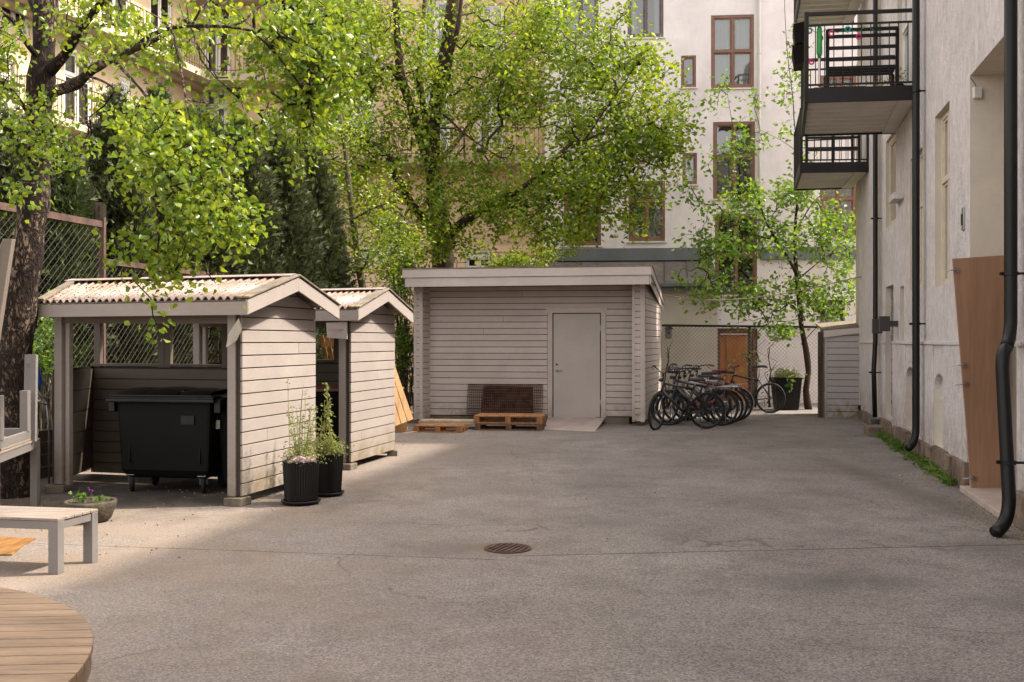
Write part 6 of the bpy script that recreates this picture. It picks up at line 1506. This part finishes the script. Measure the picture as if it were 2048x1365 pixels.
bush([(90,700,14.0,40,60,.4,60),(80,640,14.2,40,40,.4,30)], 'tangle of bright green shoots between birch trunk and the bin shed post', 74, (-6.4,14.0,0), stemsn=14)
bush([(735,620,22.5,40,40,.5,40)], 'small green bush above the farther bin shed ridge', 75, (-3.3,22.8,0))

# --- tall square planter by the fence
sp = thing('square_planter', 'tall black tapered planter with weeds standing at the wire fence behind the far bicycle', 'planter', (6.75,24.9,0))
c_ = G(1575,822); 
m = MB(); b0, b1 = P(1556,818,25.25), P(1598,818,25.25); t0_, t1_ = P(1550,757,25.25), P(1604,757,25.25); zz0 = 0.005
q = [V(b0.x,25.25,zz0), V(b1.x,25.25,zz0), V(b1.x,25.7,zz0), V(b0.x,25.7,zz0)]; tq = [V(t0_.x,25.2,t0_.z), V(t1_.x,25.2,t0_.z), V(t1_.x,25.76,t0_.z), V(t0_.x,25.76,t0_.z)]
m.v = [tuple(p) for p in q+tq]; m.f = [(3,2,1,0)]+[(i,(i+1)%4,4+(i+1)%4,4+i) for i in range(4)]; build('box', m, MT['pot'], sp, bevel=.02)
m = MB(); 
for i in range(4): m.bar(tq[i], tq[(i+1)%4], .05, .03)
build('rim', m, MT['pot'], sp); m = MB(); m.quad(*[p-UP*.05 for p in tq]); build('soil', m, MT['soil'], sp)
rs = np.random.RandomState(9); cc = np.array((V(t0_.x,25.2,t0_.z)+V(t1_.x,25.76,t0_.z))/2)
leaf_mesh('weeds', cc+rs.normal(size=(420,3))*[.17,.13,.07]+[0,0,.09], .09, .035, MT['herb'], sp, rs, -.3); leaf_mesh('trailing_leaves', np.array(P(1578,768,25.18))+rs.normal(size=(30,3))*[.05,.02,.06], .10, .07, MT['weed'], sp, rs, .3)

# --- weeds and litter on the ground
rs = np.random.RandomState(14)
pts = []
for i in range(46):
    t = rs.uniform(0,1); sY = 18.2-6.2*t; s_ = ws(Y=sY); b = wp(s_, .0, (.11+abs(rs.normal())*.03)); k = 34 if rs.uniform() < .75 else 60
    if 14.1 < sY < 14.5: continue
    pts.append(np.array(b)+rs.normal(size=(k,3))*[.05,.06,.03]+[0,0,.06])
o = leaf_mesh('weeds', np.concatenate(pts), .07, .028, MT['weed'], None, rs, -.25); tag(o, 'strip of bright green weeds along the foot of the plastered wall', 'weeds', kind='stuff')
pts = np.concatenate([np.array(wp(ws(Y=y), .0, .2+.0))+rs.normal(size=(int(n_),3))*[.12,.4,0]+[0,0,.012] for y, n_ in ((10.2,90),(9.6,70),(9.0,110),(8.4,60),(12.5,40))] + [np.stack([rs.uniform(-5.5,4,170), rs.uniform(5,22,170), np.full(170,.008)],1), np.stack([rs.uniform(-5.5,-2.6,300), rs.uniform(8,12.5,300), np.full(300,.008)],1), np.stack([rs.uniform(2.2,7,260), rs.uniform(17.5,24.5,260), np.full(260,.008)],1), np.stack([rs.uniform(-2,-.3,60), rs.uniform(17.5,20,60), np.full(60,.008)],1)])
d_ = rs.normal(size=(len(pts),3)); d_[:,2] = .05; d_ /= np.linalg.norm(d_,axis=1)[:,None]
o = leaf_mesh('fallen_leaves', pts, .026, .014, MT['litter'], None, rs, 0, 'quad', .1, dirs=d_*3); tag(o, 'scattered small dry leaves and bud scales on the asphalt', 'leaves', kind='stuff')

# ================================================================== BICYCLES
def bicycle(label, loc, rz, frame_m, steer=0., tilt=0., style='city', wr=.345, fender=False, basket=False, rack=False, seatmat='saddle', bar='flat', zseat=.92):
    o = thing('bicycle', label, 'bicycle', loc, rz, 'bicycles parked by the store shed'); o.rotation_euler = (tilt, 0, rz); o.scale = (1.05,1.05,1.07)
    fm = MT[frame_m]; WBs = 1.06
    rh = V(0,0,wr); bbk = V(.43,0,.29); st = V(.26,0,.80); ht = V(.83,0,.90); hb = V(.885,0,.70); fh_ = V(WBs,0,wr)
    def wheel(c, M_=None, lab='wheel'):
        X = (lambda mb: mb.xf(M_)) if M_ is not None else (lambda mb: mb)
        w_ = build(lab, X(MB().torus(c, wr-.022, .023, (0,1,0), 44, 8)), MT['rubber'], o, local=True, smooth=True)
        build('rim', X(MB().torus(c, wr-.043, .010, (0,1,0), 44, 6)), MT['rim'], w_, local=True, smooth=True)
        m = MB()
        for k in range(28):
            a = 2*math.pi*k/28; s_ = .025 if k % 2 else -.025; a2 = a+(.5 if (k//2) % 2 else -.5); m.tube([c+V(math.cos(a2)*.02,s_,math.sin(a2)*.02), c+V(math.cos(a)*(wr-.045),0,math.sin(a)*(wr-.045))], .0014, 3, cap=False)
        m.tube([c-V(0,.04,0), c+V(0,.04,0)], .018, 10); build('spokes', X(m), MT['rim'], w_, local=True)
        if fender:
            f_ = MB(); b0 = None
            for k in range(17):
                a = R(-10 + 175*k/16) if c.x < .5 else R(-5+150*k/16)
                p_ = c+V(math.cos(math.pi-a)*(wr+.012),0,math.sin(math.pi-a)*(wr+.012)) if c.x < .5 else c+V(math.cos(math.pi-a)*(wr+.012),0,math.sin(math.pi-a)*(wr+.012))
                f_.v += [tuple(p_+V(0,-.027,0)), tuple(p_+V(math.cos(math.pi-a)*.012,0,math.sin(math.pi-a)*.012)), tuple(p_+V(0,.027,0))]
                if k: b = 3*k; f_.f += [(b-3,b-2,b+1,b),(b-2,b-1,b+2,b+1)]
            build('mudguard', X(f_), MT['bikegrey'] if frame_m == 'bikegrey' else fm, o, local=True, smooth=True)
    wheel(rh)
    S = Matrix.Translation((ht.x+.06,0,0)) @ Matrix.Rotation(steer, 4, 'Z') @ Matrix.Translation((-ht.x-.06,0,0))
    wheel(fh_, S)
    m = MB(); t_ = .022
    m.tube([ht, hb], .021, 10); dn = .30 if style == 'low' else 0
    m.tube([V(st.x-.0,0,.74) if style != 'low' else V(.33,0,.55), ht-V(-.01,0,.04)], t_, 10); m.tube([bbk, hb+V(-.01,0,.03)], t_+.004, 10); m.tube([bbk, st], t_, 10)
    for s_ in (-1,1):
        m.tube([bbk+V(0,s_*.03,0), rh+V(0,s_*.06,0)], .011, 8); m.tube([st+V(0,s_*.015,-.06), rh+V(0,s_*.06,0)], .009, 8)
    build('frame', m, fm, o, local=True, smooth=True)
    m = MB(); m.tube([hb, V(.90,0,.66)], .02, 8)
    for s_ in (-1,1): m.tube([V(.90,s_*.045,.67), V(.96,s_*.05,.55), fh_+V(0,s_*.05,0)], [.014,.013,.009], 8)
    m.tube([V(.90,-.045,.67), V(.90,.045,.67)], .014, 8)
    build('fork', m.xf(S), fm, o, local=True, smooth=True)
    m = MB(); top = V(.80,0,1.04); m.tube([ht, top], .014, 8)
    hpts = {'flat': [V(.80,-.31,1.07), V(.83,-.15,1.05), V(.85,0,1.04), V(.83,.15,1.05), V(.80,.31,1.07)], 'city': [V(.58,-.28,1.12), V(.70,-.28,1.14), V(.82,-.14,1.12), V(.84,0,1.04), V(.82,.14,1.12), V(.70,.28,1.14), V(.58,.28,1.12)]}[bar]
    m.tube(spline(hpts,.05), .011, 8); m.tube([top, V(.85,0,1.0)], .014, 8); hm = build('handlebar', m.xf(S), MT['bikeblack'] if bar == 'flat' else MT['rim'], o, local=True, smooth=True)
    m = MB()
    for s_ in (-1,1):
        e = hpts[0] if s_ < 0 else hpts[-1]; i_ = hpts[1] if s_ < 0 else hpts[-2]; d_ = (i_-e).normalized(); m.tube([e, e+d_*.11], .016, 8); m.tube([e+d_*.14+V(.02,0,-.01), e+d_*.07+V(.05,0,-.05), e+d_*.02+V(.05,0,-.06)], .006, 5)
    build('grips', m.xf(S), MT['saddle'], hm, local=True)
    m = MB(); m.tube([V(.83,.06,1.02), V(.93,.08,.9), V(.92,.03,.7)], .004, 4); m.tube([V(.83,-.06,1.02), V(.95,-.06,.88), V(.97,-.05,.5)], .004, 4); build('cable', m.xf(S), MT['saddle'], hm, local=True)
    # headlamp
    build('headlight', MB().lathe([(0,.03),(.03,.03),(.036,.0),(.02,-.04),(0,-.045)], (0,0,0), 14).xf(S @ Matrix.Translation((.93,0,.93)) @ Matrix.Rotation(R(90),4,'Y')), MT['lampblack'], o, local=True, smooth=True)
    m = MB(); m.tube([st, V(.235,0,zseat-.05)], .013, 8); build('seat_post', m, MT['steel'], o, local=True, smooth=True)
    sd_ = MB(); prof = [(-.15,.075,0),(-.13,.085,.012),(-.07,.082,.018),(0,.05,.012),(.06,.027,.01),(.11,.018,.006),(.135,.006,0)]; b0 = 0
    for x, hw_, dz in prof:
        for y, zz in ((-1,-.022),(-.8,.006),(0,.014),(.8,.006),(1,-.022)): sd_.v.append((.235+x, y*hw_, zseat+zz+dz))
    for i in range(len(prof)-1):
        for j in range(4): sd_.f.append((5*i+j, 5*i+j+1, 5*i+j+6, 5*i+j+5))
    build('saddle', sd_, MT[seatmat], o, local=True, smooth=True, solid=.02)
    m = MB(); m.torus(bbk+V(0,-.045,0), .088, .006, (0,1,0), 28, 5); 
    for k in range(5): a = k*1.257; m.tube([bbk+V(0,-.045,0), bbk+V(math.cos(a)*.088,-.045,math.sin(a)*.088)], .006, 5)
    for s_, a in ((-1,-1.0),(1,2.14)): e = bbk+V(math.cos(a)*.17, s_*.07, math.sin(a)*.17); m.tube([bbk+V(0,s_*.05,0), e], .011, 6)
    m.tube([bbk-V(0,.06,0), bbk+V(0,.06,0)], .022, 10); cs = build('crankset', m, MT['rim'], o, local=True, smooth=True)
    m = MB()
    for s_, a in ((-1,-1.0),(1,2.14)): e = bbk+V(math.cos(a)*.17, s_*.12, math.sin(a)*.17); m.box(e, (.09,.09,.022))
    build('pedal', m, MT['saddle'], cs, local=True)
    m = MB(); m.tube([bbk+V(.0,-.045,.088), rh+V(0,-.045,.04)], .005, 4); m.tube([bbk+V(.0,-.045,-.088), V(.07,-.045,.25), rh+V(0,-.045,-.04)], .005, 4); m.torus(rh+V(0,-.045,0), .04, .007, (0,1,0), 20, 5); m.bar(rh+V(.02,-.05,-.02), rh+V(.06,-.05,-.12), .02,.03)
    build('chain', m, MT['rim'], o, local=True)
    m = MB(); k0 = V(.16,.05,.33) if style != 'far' else V(.1,.05,.33); m.tube([k0, k0+V(-.02,.17,-.33)], .009, 6); m.bar(k0+V(-.05,.17,-.32), k0+V(.04,.17,-.32), .03,.012); build('kickstand', m, MT['rim'], o, local=True)
    if rack:
        m = MB(); 
        for s_ in (-.06,0,.06): m.tube([V(.16,s_,.745), V(-.22,s_,.755)], .006, 5)
        for x in (.1,-.05,-.2): m.tube([V(x,-.06,.75), V(x,.06,.75)], .006, 5)
        for s_ in (-1,1): m.tube([V(-.08,s_*.06,.75), rh+V(0,s_*.07,0)], .006, 5)
        build('carrier', m, MT['steel'], o, local=True); build('rear_reflector', MB().box((-.235,0,.70),(.02,.08,.05)), MT['orange'], o, local=True)
    if basket:
        m = MB(); m.prism([(.9,-.16,.78),(1.15,-.16,.78),(1.15,.16,.78),(.9,.16,.78)], UP*.012)
        for k in range(6): z = .8+.035*k; [m.tube([V(.9,-.16,z),V(1.17,-.18,z),V(1.17,.18,z),V(.9,.16,z),V(.9,-.16,z)], .004, 4)]
        build('basket', m.xf(S), MT['steel'], o, local=True)
    for k in (0,1):
        if not fender: continue
    build('spoke_reflector', MB().box(rh+V(.18,0,.12),(.05,.02,.03)), MT['orange'], o, local=True)
    return o
def bike_at(label, rpx, rpy, hx, **k):
    c = G(rpx, rpy); return bicycle(label, (c.x,c.y,0), hx, **k)
bike_at('black bicycle at the front of the group, front wheel turned to the camera', 1413, 858, R(184), frame_m='bikeblack', steer=R(52), tilt=R(-7), bar='city', zseat=.92)
bike_at('silver bicycle with mudguards and rack, directly behind the front black one', 1452, 850, R(176), frame_m='bikegrey', steer=R(12), tilt=R(-5), fender=True, rack=True, bar='city', seatmat='saddle', zseat=.9)
bike_at('dark red bicycle with striped red seat cover, in the middle of the parked group', 1462, 846, R(172), frame_m='bikered', steer=R(-14), tilt=R(4), rack=True, bar='flat', seatmat='redstripe', zseat=1.02)
bike_at('silver-grey bicycle at the back of the parked group by the orange door', 1474, 842, R(180), frame_m='bikegrey', steer=R(20), tilt=R(3), fender=True, rack=True, bar='city', zseat=.98)
bike_at('black hybrid bicycle squeezed between the silver one and the dark red one', 1443, 852, R(180), frame_m='bikeblack', steer=R(-20), tilt=R(5), rack=True, fender=True, bar='flat', zseat=1.0)
bike_at('old black bicycle against the shed side wall, behind the turned front wheel', 1428, 846, R(186), frame_m='bikeblack', steer=R(25), tilt=R(-9), fender=True, bar='city', zseat=.94)
bike_at('slim black sports bicycle standing apart in front of the orange door', 1541, 827, R(176), frame_m='bikeblack', steer=R(10), tilt=R(2), bar='flat', zseat=1.04)
rk = thing('bicycle_rack', 'low galvanised bicycle rack between the wheels of the parked bicycles', 'rack', tuple(G(1380,850)))
r0 = G(1345,848)
for i in range(5):
    m = MB()
    b = r0+V(.28*i,.1*i*0,0); m.tube(spline([b+V(0,0,0), b+V(.0,.0,.33), b+V(.03,.12,.38), b+V(.0,.28,.33), b+V(0,.3,0)],.08), .009, 6); build('hoop', m, MT['steel'], rk, smooth=True)
m = MB(); m.bar(r0+UP*.02-V(.05,0,0), r0+UP*.02+V(1.2,0,0), .04,.03); m.bar(r0+UP*.02-V(.05,-.3,0), r0+UP*.02+V(1.2,.3,0), .04,.03); build('base_rails', m, MT['steel'], rk)
hl = thing('bicycle_helmet', 'black helmet hanging on the handlebars of the parked bicycles', 'helmet', tuple(P(1346,740,20.9)))
m = MB(); hc = P(1347,742,20.8); m.lathe([(.125,-.05),(.135,0),(.12,.07),(.07,.115),(0,.13)], hc, 24); build('shell', m, MT['bikeblack'], hl, smooth=True); m = MB(); [m.bar(hc+V(x,-.13,.0), hc+V(x*.6,-.07,.10), .02,.02) for x in (-.08,-.03,.03,.08)]; build('vents', m, MT['bikegrey'], hl)

# ================================================================== OVERHEAD CABLE
cb = [P(1240,560,20.5), P(1310,590,21), P(1400,602,22.2), P(1500,597,22.8), P(1600,580,23), P(1715,553,22.8)]
cb = [P(1320,588,23.6), P(1400,601,23.5), P(1500,597,23.3), P(1600,582,23.0), P(1728,552,22.6)]
o = tag(build('cable', MB().tube(spline(cb,.4), .011, 6), MT['cable'], origin=tuple(cb[0])), 'thin sagging cable strung from the store shed across the young tree', 'cable')
